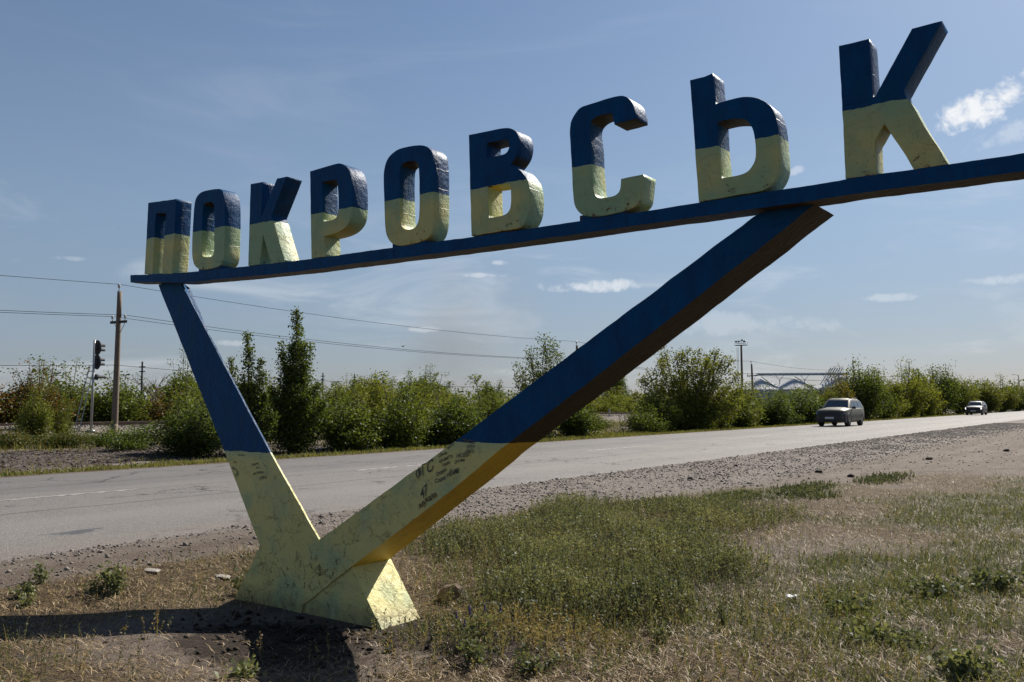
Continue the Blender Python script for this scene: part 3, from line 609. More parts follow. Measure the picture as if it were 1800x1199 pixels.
def leaves(P, size, rng, tint, up=.25):
    """rhombic leaves, one per point"""
    n = len(P); d = rng.normal(size=(n, 3)); d /= np.linalg.norm(d, axis=1)[:, None]
    nn_ = rng.normal(size=(n, 3)); nn_[:, 2] += up; sdir = np.cross(d, nn_); sdir /= np.linalg.norm(sdir, axis=1)[:, None] + 1e-9
    L_ = size * rng.uniform(.65, 1.35, n); w = L_ * rng.uniform(.32, .5, n)
    A = P - d * L_[:, None] * .5; B = P + sdir * w[:, None] * .8 - d * L_[:, None] * .08; C_ = P + d * L_[:, None] * .5; D = P - sdir * w[:, None] * .8 - d * L_[:, None] * .08
    V = np.stack([A, B, C_, D], 1).reshape(-1, 3); F = np.arange(n * 4).reshape(-1, 4)
    return V, F, np.repeat(tint, 4)
def curve_pts(base, tip, bend, n=7):
    t = np.linspace(0, 1, n)[:, None]; base, tip = np.array(base), np.array(tip)
    mid = np.array([base[0] * .35 + tip[0] * .65 * (1 - bend) + tip[0] * bend * .2, base[1] * .35 + tip[1] * .65 * (1 - bend) + tip[1] * bend * .2, (base[2] + tip[2]) * .5])
    return (1 - t) ** 2 * base + 2 * t * (1 - t) * mid + t ** 2 * tip
def shrub_meshes(name, seed, stems, leaf, n_leaves, spread, stem_r=.025, low=.06, clump=7):
    """stems: list of (tip x, tip y, tip z, weight). Leaves gather in clumps on side twigs along every stem."""
    rng = np.random.default_rng(seed); mb = MB(); P = []; T = []
    tot = sum(s[3] for s in stems)
    for (tx, ty, tz, w) in stems:
        base = (tx * .12 + rng.normal(0, .05), ty * .12 + rng.normal(0, .05), 0.0); C_ = curve_pts(base, (tx, ty, tz), rng.uniform(.1, .7))
        rr = stem_r * (.6 + .4 * tz / 3)
        for i in range(len(C_) - 1):
            mb.tube(C_[i], C_[i + 1], rr * (1 - i / 7.5), rr * (1 - (i + 1) / 7.5), 5, False)
        nl = int(n_leaves * w / tot); ncl = max(4, nl // clump)
        t = low + (1 - low) * rng.random(ncl) ** .85
        c = np.stack([np.interp(t, np.linspace(0, 1, len(C_)), C_[:, j]) for j in range(3)], -1)
        rad = spread(t) ; a = rng.uniform(0, 6.283, ncl); r_ = rad * np.sqrt(rng.random(ncl))
        c = c + np.stack([np.cos(a) * r_, np.sin(a) * r_, rng.normal(0, .25, ncl) * rad + r_ * .25], -1)
        for i in range(0, ncl, 5):
            j = int(t[i] * 6); q0 = C_[min(j, 5)]; mb.tube(q0, c[i], rr * .30, rr * .1, 3, False)
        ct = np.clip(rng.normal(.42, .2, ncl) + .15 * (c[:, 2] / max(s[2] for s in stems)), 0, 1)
        k = rng.integers(max(1, clump - 3), clump + 4, ncl); ci = np.repeat(np.arange(ncl), k)
        pp = c[ci] + rng.normal(0, 1, (len(ci), 3)) * (np.minimum(.9 * rad[ci], leaf * 2.0) + leaf * .35)[:, None] * .75
        P.append(pp); T.append(np.clip(ct[ci] + rng.normal(0, .13, len(ci)), 0, 1))
    P = np.concatenate(P); T = np.concatenate(T); P[:, 2] = np.maximum(P[:, 2], .02)
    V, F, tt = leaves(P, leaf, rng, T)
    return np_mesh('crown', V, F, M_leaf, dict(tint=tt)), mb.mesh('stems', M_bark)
def bushy(seed, H=1.0, Rr=1.0, n=14, top=.75):
    rng = np.random.default_rng(seed); out = []
    for i in range(n):
        a = i * 2.399 + rng.normal(0, .3); r_ = Rr * math.sqrt((i + .5) / n) * rng.uniform(.75, 1.05)
        out.append((r_ * math.cos(a), r_ * math.sin(a), H * .92 * (1 - .62 * (r_ / Rr) ** 2.2) * rng.uniform(top, 1.0), 1.0 + .4 * r_ / Rr))
    for i in range(5):                                              # a few shoots that outgrow the rest
        a = rng.uniform(0, 6.28); r_ = Rr * rng.uniform(.1, .75); out.append((r_ * math.cos(a), r_ * math.sin(a), H * rng.uniform(.95, 1.28) * (1 - .2 * (r_ / Rr)), .55))
    return out
VAR = {}
def var(kind, i):
    if (kind, i) in VAR: return VAR[kind, i]
    s = 100 * len(kind) + i * 7 + ord(kind[0])
    if kind == 'bush': v = shrub_meshes('b', s, bushy(s, 2.4, 1.25, 17, .55), .078, 11500, lambda t: .42 * (1 - t) ** .7 + .09)
    elif kind == 'leafy': v = shrub_meshes('l', s, bushy(s, 2.4, 1.25, 20, .62), .095, 9500, lambda t: .42 * (1 - t) ** .6 + .12, clump=9)
    elif kind == 'feather': v = shrub_meshes('f', s, bushy(s, 2.5, 1.2, 26, .7), .072, 12500, lambda t: .34 * (1 - t) ** .8 + .07, clump=6)
    elif kind == 'tree': v = shrub_meshes('t', s, bushy(s, 4.6, 2.3, 30, .78), .14, 13500, lambda t: .62 * (1 - t) ** .5 + .2, .05, .12, 9)
    elif kind == 'spire':
        rng = np.random.default_rng(s); st = [(rng.normal(0, .45), rng.normal(0, .3), z_, 1.2) for z_ in (3.9, 3.3, 2.9, 2.5)] + [(x_, y_, 1.9 * q, 1.7) for x_, y_, q in zip(rng.normal(0, .55, 8), rng.normal(0, .5, 8), rng.uniform(.6, 1.1, 8))]
        v = shrub_meshes('s', s, st, .078, 10500, lambda t: .32 * (1 - t) ** .8 + .07)
    elif kind == 'low': v = shrub_meshes('w', s, bushy(s, .9, .8, 18, .7), .05, 6000, lambda t: .20 - .05 * t, .010)
    elif kind == 'poplar':
        rng = np.random.default_rng(s); st = [(rng.normal(0, .5), rng.normal(0, .4), 5.2 * q, 1.0) for q in rng.uniform(.6, 1.0, 9)]
        v = shrub_meshes('p', s, st, .17, 3000, lambda t: .45 * (1 - t) ** .6 + .1, .06)
    VAR[kind, i] = v; return v
BASE = {'bush': (2.4, 2.9), 'leafy': (2.4, 2.9), 'feather': (2.5, 2.7), 'tree': (4.6, 5.2), 'spire': (3.9, 2.4), 'low': (.9, 1.8), 'poplar': (5.2, 2.0)}
def plant(kind, i, x, y, H, Wd, label, cat='shrub', name='shrub', group=None, hue=.3, red=0.0, meshes=None, z=None, rz=None):
    me_c, me_s = meshes or var(kind, i); bh, bw = BASE.get(kind, (H, Wd))
    r_ = random.Random(int(x * 131 + y * 17)); rz = r_.uniform(0, 6.28) if rz is None else rz
    t = thing(name, label, cat, (x, y, (gzf(x, y) if z is None else z) - .03), rz, group); t.scale = (Wd / bw, Wd / bw, H / bh)
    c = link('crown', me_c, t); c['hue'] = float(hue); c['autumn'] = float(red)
    link('stems' if cat == 'shrub' else 'trunk', me_s, t); return t

GN = 'shrubs along the far side of the road'
# the five shrubs that stand out get stems of their own
def own(seed, stems, leaf, n, spread, **kw): return shrub_meshes('own', seed, stems, leaf, n, spread, **kw)
V_ = lambda lst: lst
YAW = R(36.3)
def side(u_, w=0.0): return (u_ * math.cos(YAW) - w * math.sin(YAW), u_ * math.sin(YAW) + w * math.cos(YAW))   # across the line of sight
def st_(u_, z, w=1.0, d=0.0): a, b = side(u_, d); return (a, b, z, w)
tall = [st_(.02, 4.75, 2.2), st_(.06, 4.2, 2.0, .2), st_(-.52, 3.75, 1.6, .1), st_(-.45, 3.3, 1.6), st_(.50, 3.65, 1.3), st_(.30, 3.6, 2.2, -.2), st_(-.15, 3.6, 2.2), st_(-.3, 2.9, 2.6, .2), st_(.25, 2.9, 2.6),
        st_(.75, 2.3, 2.2), st_(-.8, 2.2, 2.0), st_(1.05, 1.7, 2.0), st_(-1.05, 1.5, 1.8, .2), st_(.55, 1.9, 2.2, -.5), st_(-.4, 1.8, 2.2, -.6), st_(.1, 2.2, 2.4, -.5), st_(.9, 1.2, 1.6, .5)]
plant('own', 0, -22.9, 19.0, 1, 1, 'tallest dark shrub, its top spike crossing the wires, right of the left sign leg', hue=.12, group=GN, z=.02, rz=0,
      meshes=own(31, tall, .08, 24000, lambda t: .40 * (1 - t) ** 1.1 + .07))
sp = [st_(-.1, 3.9, 1.5), st_(-.05, 3.4, 1.3, .1), st_(-.65, 3.05, 1.3), st_(.35, 3.05, 1.2), st_(.45, 2.6, 1.4), st_(-.2, 2.3, 1.6), st_(.1, 2.2, 1.8), st_(-.6, 2.0, 1.8), st_(.5, 1.9, 1.8), st_(-.9, 1.4, 1.6), st_(.8, 1.3, 1.6), st_(0, 1.4, 2.0, -.5)]
plant('own', 0, -22.9, 17.2, 1, 1, 'dark shrub with thin leafy spikes just right of the left sign leg', hue=.12, group=GN, z=.02, rz=0,
      meshes=own(32, sp, .075, 14500, lambda t: .36 * (1 - t) ** 1.1 + .055))
spr = [st_(-.95, 3.5, 1.3), st_(-.9, 3.0, 1.4), st_(-.3, 4.1, 1.6), st_(-.2, 3.5, 1.6), st_(.35, 4.75, 1.2), st_(.5, 4.2, 1.6), st_(.8, 4.5, 1.1), st_(1.05, 3.9, 1.5), st_(1.2, 3.3, 1.5), st_(.2, 3.0, 2), st_(-.5, 2.3, 2), st_(.7, 2.4, 2), st_(0, 1.6, 2), st_(-1.1, 1.5, 1.5), st_(1.3, 1.6, 1.6), st_(.8, 1.2, 1.8, -.5)]
plant('own', 0, -23.3, 33.7, 1, 1, 'tall airy shrub with drooping leafy sprays standing behind the right sign leg', hue=.3, group=GN, z=.02, rz=0,
      meshes=own(33, spr, .095, 13500, lambda t: .30 * (1 - t) ** .5 + .14))
big = []
rb = np.random.default_rng(9)
for u_, z_ in ((-2.7, 3.1), (-2.3, 3.6), (-1.75, 4.1), (-1.2, 5.1), (-1.35, 4.4), (-.55, 4.6), (-.1, 4.9), (.25, 4.85), (.55, 4.3), (.85, 4.8), (1.2, 4.2), (1.6, 4.6), (2.0, 4.8), (2.15, 4.1), (2.5, 4.4), (2.95, 4.3), (3.2, 3.4), (-3.0, 2.3), (3.3, 2.4), (2.7, 2.6), (-2.4, 2.0), (-1.6, 2.8), (-.8, 3.0), (.1, 3.1), (1.0, 3.0), (1.9, 3.0), (-2.9, 1.3), (-1.9, 1.4), (-.9, 1.5), (0, 1.5), (.9, 1.5), (1.8, 1.4), (2.8, 1.5)):
    big.append(st_(u_ * .96, z_ * .985, 1.0 + .35 * (z_ < 3.2), rb.normal(0, .5)))
plant('own', 0, -22.2, 47.4, 1, 1, 'widest yellow-green shrub of many upright shoots, right of the sign leg', hue=.85, red=.10, group=GN, z=.02, rz=0,
      meshes=own(34, big, .12, 33000, lambda t: .50 * (1 - t) ** .8 + .13, stem_r=.04, low=.03))
row = [('bush', 0, -24.3, 16.0, 1.75, 2.7, .18, 0, 'bushy green shrub beside the left edge of the left sign leg'),
       ('leafy', 1, -22.3, 20.9, 2.05, 2.5, .25, 0, 'broad-leaved low shrub leaning right from the tallest shrub'),
       ('bush', 2, -21.9, 22.9, 2.6, 2.9, .2, 0, 'dark rounded shrub in the middle of the gap between the two legs'),
       ('leafy', 3, -21.9, 25.9, 2.1, 2.6, .3, 0, 'shrub beside the far verge just left of the right sign leg'),
       ('spire', 4, -22.4, 28.9, 3.05, 2.8, .35, 0, 'shrub with two thin spikes in front of the pale smoke'),
       ('bush', 5, -22.6, 31.4, 2.2, 2.6, .35, 0, 'rounded shrub seen just over the edge of the right sign leg'),
       ('leafy', 6, -22.8, 36.2, 2.1, 2.8, .35, 0, 'leafy shrub showing below the right sign leg near the wooden post'),
       ('low', 0, -22.4, 42.5, 1.5, 2.6, .4, 0, 'low spreading shrub at the foot of the widest shrub'),
       ('leafy', 7, -22.0, 55.0, 2.8, 3.6, .55, 0, 'bright leafy shrub right of the widest shrub'),
       ('bush', 8, -21.8, 60.5, 2.7, 3.8, .3, 0, 'shrub in front of the slim utility pole'),
       ('leafy', 9, -21.6, 66.5, 2.8, 4.4, .1, 0, 'dark shrub in front of the grain silos'),
       ('bush', 10, -21.5, 72.5, 3.0, 4.2, .2, .2, 'shrub to the left behind the nearer car'),
       ('feather', 3, -21.9, 77.0, 4.1, 4.2, .5, .75, 'reddish-brown shrub directly behind the nearer car'),
       ('tree', 0, -21.5, 83.0, 5.5, 6.4, .1, 0, 'tall dark green bushy tree right above the nearer car'),
       ('feather', 5, -21.8, 92, 4.8, 6.0, .5, 0, 'lighter bushy tree right of the dark one above the nearer car'),
       ('tree', 1, -21.5, 101, 5.0, 6.6, .62, 0, 'yellow-green bushy tree midway between the two cars'),
       ('feather', 4, -21.6, 110, 5.1, 6.0, .7, 0, 'bright yellow-green shrub left of the darkest far tree'),
       ('tree', 2, -22.2, 121, 6.6, 8.2, .05, 0, 'darkest and widest tree left of the farther car'),
       ('tree', 0, -21.5, 133, 5.6, 6.6, .55, 0, 'yellow-green tree just behind the farther car'),
       ('tree', 2, -21.8, 158, 5.3, 8, .35, .2, 'olive bushy tree right of the farther car'),
       ('tree', 1, -21.8, 176, 5.2, 9, .35, .1, 'second olive bushy tree right of the farther car'),
       ('tree', 0, -21.8, 198, 5.6, 10, .25, 0, 'tree at the right edge of the picture beyond the road'),
       ('tree', 2, -21.8, 225, 6.0, 11, .3, 0, 'farthest bushy tree on the far verge at the right edge')]
for k, i, x, y, H, Wd, hue, red, lab in row:
    if y < 70: Wd *= 1.28; H *= .92; hue = max(0, hue * .8 + math.sin(y * 3.1) * .16)
    else: hue = min(1.0, hue * 1.35 + .12)
    tr_ = k == 'tree'
    plant(k, i, x, y, H, Wd, lab, 'tree' if tr_ else 'shrub', 'tree' if tr_ else 'shrub', GN, hue, red)
for (x, y, H, Wd, lab) in ((-34, 166, 9.0, 3.2, 'slim poplar rising above the trees right of the farther car'), (-36, 170, 5.0, 2.2, 'shorter slim poplar left of the tall one')):
    plant('poplar', 0, x, y, H, Wd, lab, 'tree', 'poplar_tree', None, .05)

for k, i, x, y, H, Wd, hue, lab in (('bush', 2, -22.6, 24.6, 1.5, 2.6, .1, 'low dark shrub filling the gap right of the rounded one'), ('spire', 0, -23.6, 21.8, 2.4, 2.0, .15, 'thin-topped shrub behind the low broad-leaved one'),
        ('bush', 8, -22.2, 27.4, 1.7, 2.4, .2, 'low shrub left of the shrub with two thin spikes'), ('spire', 5, -23.0, 30.2, 2.2, 2.2, .3, 'thin-topped shrub just left of the right sign leg'),
        ('feather', 1, -22.6, 44.6, 2.6, 3.4, .5, 'olive shrub against the left side of the widest shrub'), ('spire', 7, -22.4, 51.6, 2.9, 3.6, .5, 'upright shrub against the right side of the widest shrub'),
        ('spire', 3, -22.0, 63.4, 3.0, 4.2, .35, 'upright shrub below the silos'), ('feather', 2, -22.4, 69.4, 2.7, 4.4, .3, 'olive shrub left of the reddish-brown one')):
    plant(k, i, x, y, H, Wd, lab, 'shrub', 'shrub', GN, hue)
# between the verge and the railway
mid = [('leafy', 1, -36.2, 16.9, 2.1, 1.5, .65, 0, 'bright green cluster of young shoots in front of the rails, far left'),
       ('spire', 2, -36.4, 18.0, 1.9, 1.2, .6, 0, 'second cluster of bright shoots in front of the rails'),
       ('low', 1, -31.0, 13.6, .62, 2.6, .0, .5, 'grey-green tussocky bush at the left edge below the rails'),
       ('low', 0, -30.0, 14.9, .62, 2.4, .0, .35, 'grey-green bush left of the nearest utility pole'),
       ('low', 1, -29.6, 16.3, .60, 2.0, .15, 0, 'dark low bush at the foot of the nearest utility pole'),
       ('low', 0, -26.6, 15.4, .80, 2.2, .1, 0, 'dark leafy bush right of the nearest utility pole'),
       ('leafy', 9, -29.6, 19.6, 1.9, 2.0, .45, 0, 'green bush right of the nearest pole below the rails'),
       ('feather', 0, -33.5, 22.9, 2.2, 3.0, .45, .1, 'green bush before the rails, left of the left sign leg'),
       ('leafy', 3, -32.0, 25.0, 2.5, 3.2, .35, 0, 'tall bush behind the left sign leg before the rails'),
       ('bush', 5, -31.0, 28.5, 2.3, 3.2, .3, 0, 'bush before the rails behind the dark spiky shrubs'),
       ('feather', 2, -31.5, 33.5, 2.6, 3.0, .6, 0, 'yellow-green bush before the rails in the left of the gap'),
       ('bush', 8, -31.5, 40.5, 1.7, 3.0, .5, 0, 'low bush before the rails in the middle of the gap'),
       ('leafy', 6, -30.0, 47.0, 2.2, 3.4, .5, 0, 'bush before the rails behind the two thin spikes'),
       ('low', 0, -27.5, 46.0, .9, 2.6, .3, .3, 'low bush beside the leaning post before the rails'),
       ('leafy', 7, -32.5, 83, 3.2, 5.5, .6, 0, 'bright bush round the foot of the slim utility pole'),
       ('bush', 10, -31.5, 94, 3.0, 6, .35, 0, 'green bush between the slim pole and the silos'),
       ('feather', 4, -33.5, 106, 3.6, 7, .5, 0, 'olive bush in front of the silo roofs'),
       ('feather', 5, -33.0, 120, 4.2, 7, .5, .4, 'olive and brown bush right of the silo roofs')]
for k, i, x, y, H, Wd, hue, red, lab in mid: plant(k, i, x, y, H, Wd * 1.15, lab, 'shrub', 'shrub', 'bushes between the verge and the railway', hue, red)

# hedge beyond the railway
tops = [(-60, 3.0), (0, 3.2), (60, 4.0), (120, 3.8), (170, 3.4), (215, 3.1), (262, 2.9), (312, 3.3), (360, 3.2), (410, 3.1), (460, 3.2), (530, 3.3), (600, 3.5), (650, 3.9), (700, 3.6), (745, 3.3), (790, 2.9), (835, 2.6), (880, 2.6), (940, 2.7), (1010, 3.0), (1050, 3.3), (1090, 3.2), (1200, 3.2)]
def px_of(x, y):
    d = Vector((x, y, 0)); zc = -.5924 * x + .8056 * y; return 900 + 1530 * (.8056 * x + .5924 * y) / zc
rh = random.Random(4); yv = 13.0; q = 0
desc = ['dark green', 'olive green', 'rust-tinged green', 'yellow-green', 'mixed green and brown']
SEEN = {}
ORD = ['first', 'second', 'third', 'fourth', 'fifth', 'sixth', 'seventh', 'eighth', 'ninth']
while yv < 108:
    x = -48.3 + rh.uniform(-.9, 1.2); px = px_of(x, yv)
    H = float(np.interp(px, [t[0] for t in tops], [t[1] for t in tops])) * rh.uniform(.80, .97)
    red = .95 if px < 330 and rh.random() < .7 else (.15 if rh.random() < .3 else 0.0); hue = .95 if px > 430 else .34
    hue = min(1, max(0, hue + rh.uniform(-.25, .2)))
    kind = rh.choice(['feather', 'feather', 'leafy', 'bush']); i = rh.choice([0, 1, 2, 3, 4, 5]); i = {'leafy': [1, 3, 6, 7, 9, 1][i], 'bush': [0, 2, 5, 8, 10, 0][i]}.get(kind, i)
    col = 'rust-brown and green' if red > .5 else ('yellow-green' if hue > .6 else ('olive green' if hue > .35 else 'dark green'))
    where = ('at the far left edge' if px < 60 else 'behind the bright young shoots' if px < 150 else 'behind the railway signal' if px < 205 else 'right of the nearest utility pole' if px < 290 else 'behind the left sign leg' if px < 430
             else 'behind the tall spiky shrubs' if px < 590 else 'left of the smoke' if px < 700 else 'below the smoke' if px < 860 else 'behind the right sign leg' if px < 1000 else 'right of the leg, before the widest shrub' if px < 1130 else 'behind the widest shrub')
    SEEN[where] = SEEN.get(where, 0) + 1
    plant(kind, i, x, yv, H, 4.7 + .014 * yv, f'{col} bush beyond the rails {where}, {ORD[SEEN[where] - 1]} from left', 'shrub', 'shrub', 'hedge of bushes beyond the railway', hue, red, z=.05)
    yv += 2.1 + .012 * yv; q += 1
# second, taller row and lone trees farther off
for x, y, H, Wd, hue, lab in ((-58, 27.5, 3.7, 6.0, .0, 'broad dark tree above the hedge at the far left'), (-60, 33.5, 3.2, 5.5, .05, 'dark tree above the hedge left of the railway signal'), (-70, 45.5, 5.3, 4.2, .2, 'small round tree above the hedge beside the left sign leg'),
                              (-62, 22.5, 3.2, 6.5, .1, 'dark tree at the left edge beyond the hedge'), (-90, 88, 6.2, 9, .5, 'pale tree above the hedge left of the smoke'), (-100, 112, 6.6, 10, .45, 'low round tree under the smoke'),
                              (-95, 62, 5.9, 9, .3, 'tree beyond the hedge behind the tall spiky shrub')):
    plant('tree', int(abs(x)) % 3, x, y, H, Wd, lab, 'tree', 'tree', None, hue, 0, z=0)
for x, y, H, lab in ((-118, 130, 9.4, 'thin dark tree left of the two spikes, on the horizon'), (-120, 137, 7.6, 'small dark conical tree on the horizon'), (-112, 119, 7.0, 'small dark tree under the smoke'), (-116, 150, 7.8, 'dark tree on the horizon at the edge of the right leg'),
                     (-118, 208, 12.5, 'pale feathery tree left of the widest shrub'), (-122, 198, 9.5, 'lower tree on the horizon right of the right leg')):
    plant('poplar' if H < 12 else 'tree', 0, x, y, H, 4.5 if H < 12 else 9, lab, 'tree', 'tree', None, .15, 0, z=0)
# far wood: reads as one mass on the horizon
def far_wood(name, pts, label, seed, H=5.5):
    rng = np.random.default_rng(seed); P = []; T = []
    for (x0, y0), (x1, y1) in zip(pts[:-1], pts[1:]):
        Ls = math.hypot(x1 - x0, y1 - y0); nc = int(Ls / 3.2)
        for c in range(nc):
            t = rng.random(); cx, cy = x0 + (x1 - x0) * t + rng.normal(0, 5), y0 + (y1 - y0) * t + rng.normal(0, 5)
            h = H * rng.uniform(.65, 1.15); w = rng.uniform(2.2, 4.0); k = 120; d = rng.normal(size=(k, 3)); d /= np.linalg.norm(d, axis=1)[:, None]; rr = rng.random(k) ** .4
            P.append(np.stack([cx + d[:, 0] * w * rr, cy + d[:, 1] * w * rr, h * .52 + d[:, 2] * h * .5 * rr], -1)); T.append(np.clip(rng.normal(rng.uniform(.3, .6), .1, k), 0, 1))
    P = np.concatenate(P); T = np.concatenate(T); P[:, 2] = np.maximum(P[:, 2], .1)
    V, F, tt = leaves(P, .75, rng, T); o = link(name, np_mesh(name, V, F, M_leaf, dict(tint=tt))); o['hue'] = .3; o['autumn'] = 0.0
    return tag(o, label, 'wood', kind='stuff')
far_wood('distant_wood', [(-150, -20), (-150, 120), (-160, 260), (-150, 420), (-130, 600)], 'low far-off wood along the horizon beyond the hedge', 1, 6.5)
far_wood('distant_wood', [(-40, 260), (-30, 420), (-24, 640), (-22, 900)], 'far-off wood closing the view at the end of the road', 2, 8)
far_wood('distant_wood', [(40, 420), (90, 380), (190, 330)], 'far-off wood right of the road', 3, 7)
# ------------------------------------------------------------------ railway
M_rail = simple('rusty_rail_steel', (0.125, 0.085, 0.065), .55, .5, .3, 3)
M_concrete = simple('weathered_concrete', (0.27, 0.25, 0.225), .9, var=.25, scale=2.5, bump=.01)
track = thing('railway_track', 'single railway track on pale ballast beyond the bushes', 'railway track', (-41.66, 20, .55))
def rail(x):
    prof = [(-.075, 0), (.075, 0), (.075, .012), (.012, .03), (.012, .145), (.036, .155), (.036, .185), (-.036, .185), (-.036, .155), (-.012, .145), (-.012, .03), (-.075, .012)]
    V = [(x + a, yv, .62 + b - .55) for yv in (-80, 380) for a, b in prof]; k = len(prof)
    F = [(i, (i + 1) % k, k + (i + 1) % k, k + i) for i in range(k)] + [tuple(range(k))[::-1], tuple(range(k, 2 * k))]
    return link('rail', mesh('rail', V, F, M_rail), track)
rail(.80); rail(-.76)
mb = MB(); mb.box((0, 0, 0), (2.6, .25, .16)); slp = mb.mesh('sleeper', M_concrete)
for i in range(200): link('sleeper', slp, track, (0.02, -28 + i * .58, .0))
mb = MB(); mb.box((0, 0, 0), (.12, .12, .9)); 
mp = tag(link('marker_post', mb.mesh('marker_post', M_concrete), loc=(-39.45, 68.4, .75)), 'short pale marker post beside the rails right of the right leg', 'post')

# ------------------------------------------------------------------ utility poles and wires
M_pole = simple('weathered_pole', (0.15, 0.115, 0.085), .9, var=.35, scale=1.5, bump=.006)
M_dark = simple('dark_galvanised_iron', (0.045, 0.047, 0.050), .7, 0.0, spec=.2)
M_wire = simple('dull_wire', (0.02, 0.02, 0.022), 1.0, 0.0, spec=0.0)
M_insul = simple('grey_porcelain', (0.36, 0.36, 0.35), .3)
M_steel = simple('galvanised_steel', (0.30, 0.31, 0.32), .5, .5, .25, 4)
def utility_pole(x, y, h, base, lean, label, group='utility poles of the line beside the railway'):
    t = thing('utility_pole', label, 'utility pole', (x, y, base), 0, group); t.rotation_euler = (lean[0], lean[1], 0)
    mb = MB()
    for i in range(6): mb.tube((0, 0, -.4 + (h + .4) * i / 6), (0, 0, -.4 + (h + .4) * (i + 1) / 6), .135 - .045 * i / 6, .135 - .045 * (i + 1) / 6, 12, i in (0, 5))
    mb.obj('post', M_pole, t, True)
    a = link('crossarm', None, t)
    mb = MB(); mb.box((0, 0, h - 1.25), (1.15, .09, .10)); bpy.data.objects.remove(a); a = mb.obj('crossarm', M_dark, t); 
    for s in (-1, 1):
        mb = MB(); mb.tube((s * .48, 0, h - 1.2), (s * .48, 0, h - 1.08), .02, .02, 6).lathe((s * .48, 0, h - 1.10), [(.03, 0), (.055, .03), (.04, .06), (.055, .09), (.02, .13)], 10); mb.obj('insulator', M_insul, a, True)
        mb = MB(); mb.tube((s * .40, .05, h - 1.3), (0, .05, h - 1.75), .012, .012, 5); mb.obj('brace', M_dark, t)
    mb = MB(); mb.tube((-.06, 0, h - .35), (-.06, 0, h + .18), .016, .016, 6).box((-.03, 0, h - .1), (.07, .03, .03)); br = mb.obj('top_bracket', M_dark, t)
    mb = MB(); mb.lathe((-.06, 0, h + .15), [(.03, 0), (.06, .04), (.045, .08), (.06, .12), (.02, .17)], 10); mb.obj('insulator', M_insul, br, True)
    mb = MB(); mb.tube((-.22, 0, h - 3.02), (.14, 0, h - 3.02), .02, .02, 6); mb.obj('hook', M_dark, t)
    return t
Ystep = 35.0; py = [18.95, 53.9, 88.9, 123.9, 158.9, 193.9]
ph = [6.05, 5.85, 5.75, 5.9, 5.9, 5.9]
labs = ['nearest utility pole, rising left of the sign before the rails', 'utility pole mostly hidden behind the right sign leg, its top showing', 'slim utility pole with crossarm in front of the grain silos',
        'utility pole hidden in the trees above the nearer car', 'utility pole far down the line among the trees', 'farthest utility pole of the line']
for i, (yy, h) in enumerate(zip(py, ph)):
    utility_pole(-33.9, yy, h, gzf(-33.9, yy), ((0, R(.9)), (R(0), R(1.6)), (0, R(-1.0)), (0, 0), (0, 0), (0, 0))[i], labs[i])
def wire(p, q, sag, label, r_=.008):
    n = 14; pts = []
    for i in range(n + 1): t = i / n; v = Vector(p).lerp(Vector(q), t); v.z -= 4 * sag * t * (1 - t); pts.append(v)
    mb = MB().path(pts, r_, 4); tag(mb.obj('overhead_wire', M_wire), label, 'wire', 'overhead wires strung along the utility poles')
tips = [(-33.9, -16.0, .1 + 6.05)] + [(-33.9 + (.1 if i < 2 else -.05), yy, gzf(-33.9, yy) + h) for i, (yy, h) in enumerate(zip(py, ph))]
spans = ['left of the nearest pole', 'between the nearest pole and the right sign leg', 'behind the right sign leg to the slim pole', 'right of the slim pole', 'above the nearer car', 'toward the farther car']
for i in range(len(tips) - 1):
    a, b = Vector(tips[i]), Vector(tips[i + 1])
    for dx, dz, s_, nm in ((-.06, .3, .35, 'topmost wire'), (-.48, -1.0, .40, 'farther wire at crossarm height'), (.48, -1.0, .42, 'nearer wire at crossarm height'), (-.2, -3.0, .35, 'lowest wire')):
        if nm == 'lowest wire' and i > 1: continue
        wire(a + Vector((dx, 0, dz)), b + Vector((dx, 0, dz)), s_, f'{nm} {spans[i]}', .009 if i < 2 else .012)
# a farther line with bare poles
for x, y, h, lab in ((-78, 46.2, 5.8, 'thin dark pole beyond the hedge beside a bare tree, far left'), (-100, 88.2, 6.4, 'far thin pole above the hedge right of the tallest shrub'), (-100, 94.6, 6.4, 'far thin pole beside a leafless bush left of the smoke')):
    mb = MB().tube((0, 0, 0), (0, 0, h), .11, .09, 6); t = thing('utility_pole', lab, 'utility pole', (x, y, 0)); mb.obj('post', M_dark, t)
    mb = MB().box((0, 0, h - .5), (.9, .1, .1)).box((0, 0, h - .95), (.9, .1, .1)); mb.obj('crossarm', M_dark, t)
def bare_tree(x, y, h, w, seed, label):
    rnd = random.Random(seed); mb = MB(); t = thing('bare_tree', label, 'tree', (x, y, 0))
    def grow(p, d, L_, r_, lev):
        q = p + d * L_; mb.tube(p, q, r_, r_ * .6, 4, False)
        if lev > 0:
            for _ in range(3): grow(p.lerp(q, rnd.uniform(.5, 1)), (d + Vector((rnd.uniform(-1, 1) * w, rnd.uniform(-1, 1) * w, rnd.uniform(-.2, .5)))).normalized(), L_ * rnd.uniform(.5, .75), r_ * .55, lev - 1)
    for _ in range(4): grow(Vector((0, 0, 0)), Vector((rnd.uniform(-.5, .5), rnd.uniform(-.5, .5), 1)).normalized(), h * .45, .07, 3)
    mb.obj('branches', M_bark, t); return t
bare_tree(-79, 48.2, 6.0, .8, 1, 'leafless dead tree beyond the hedge, right of the nearest pole')
bare_tree(-101, 95.8, 6.6, .6, 2, 'leafless grey bush above the hedge left of the smoke')
bare_tree(-66, 31.0, 4.8, .7, 5, 'thin bare twigs above the hedge beside the railway signal')

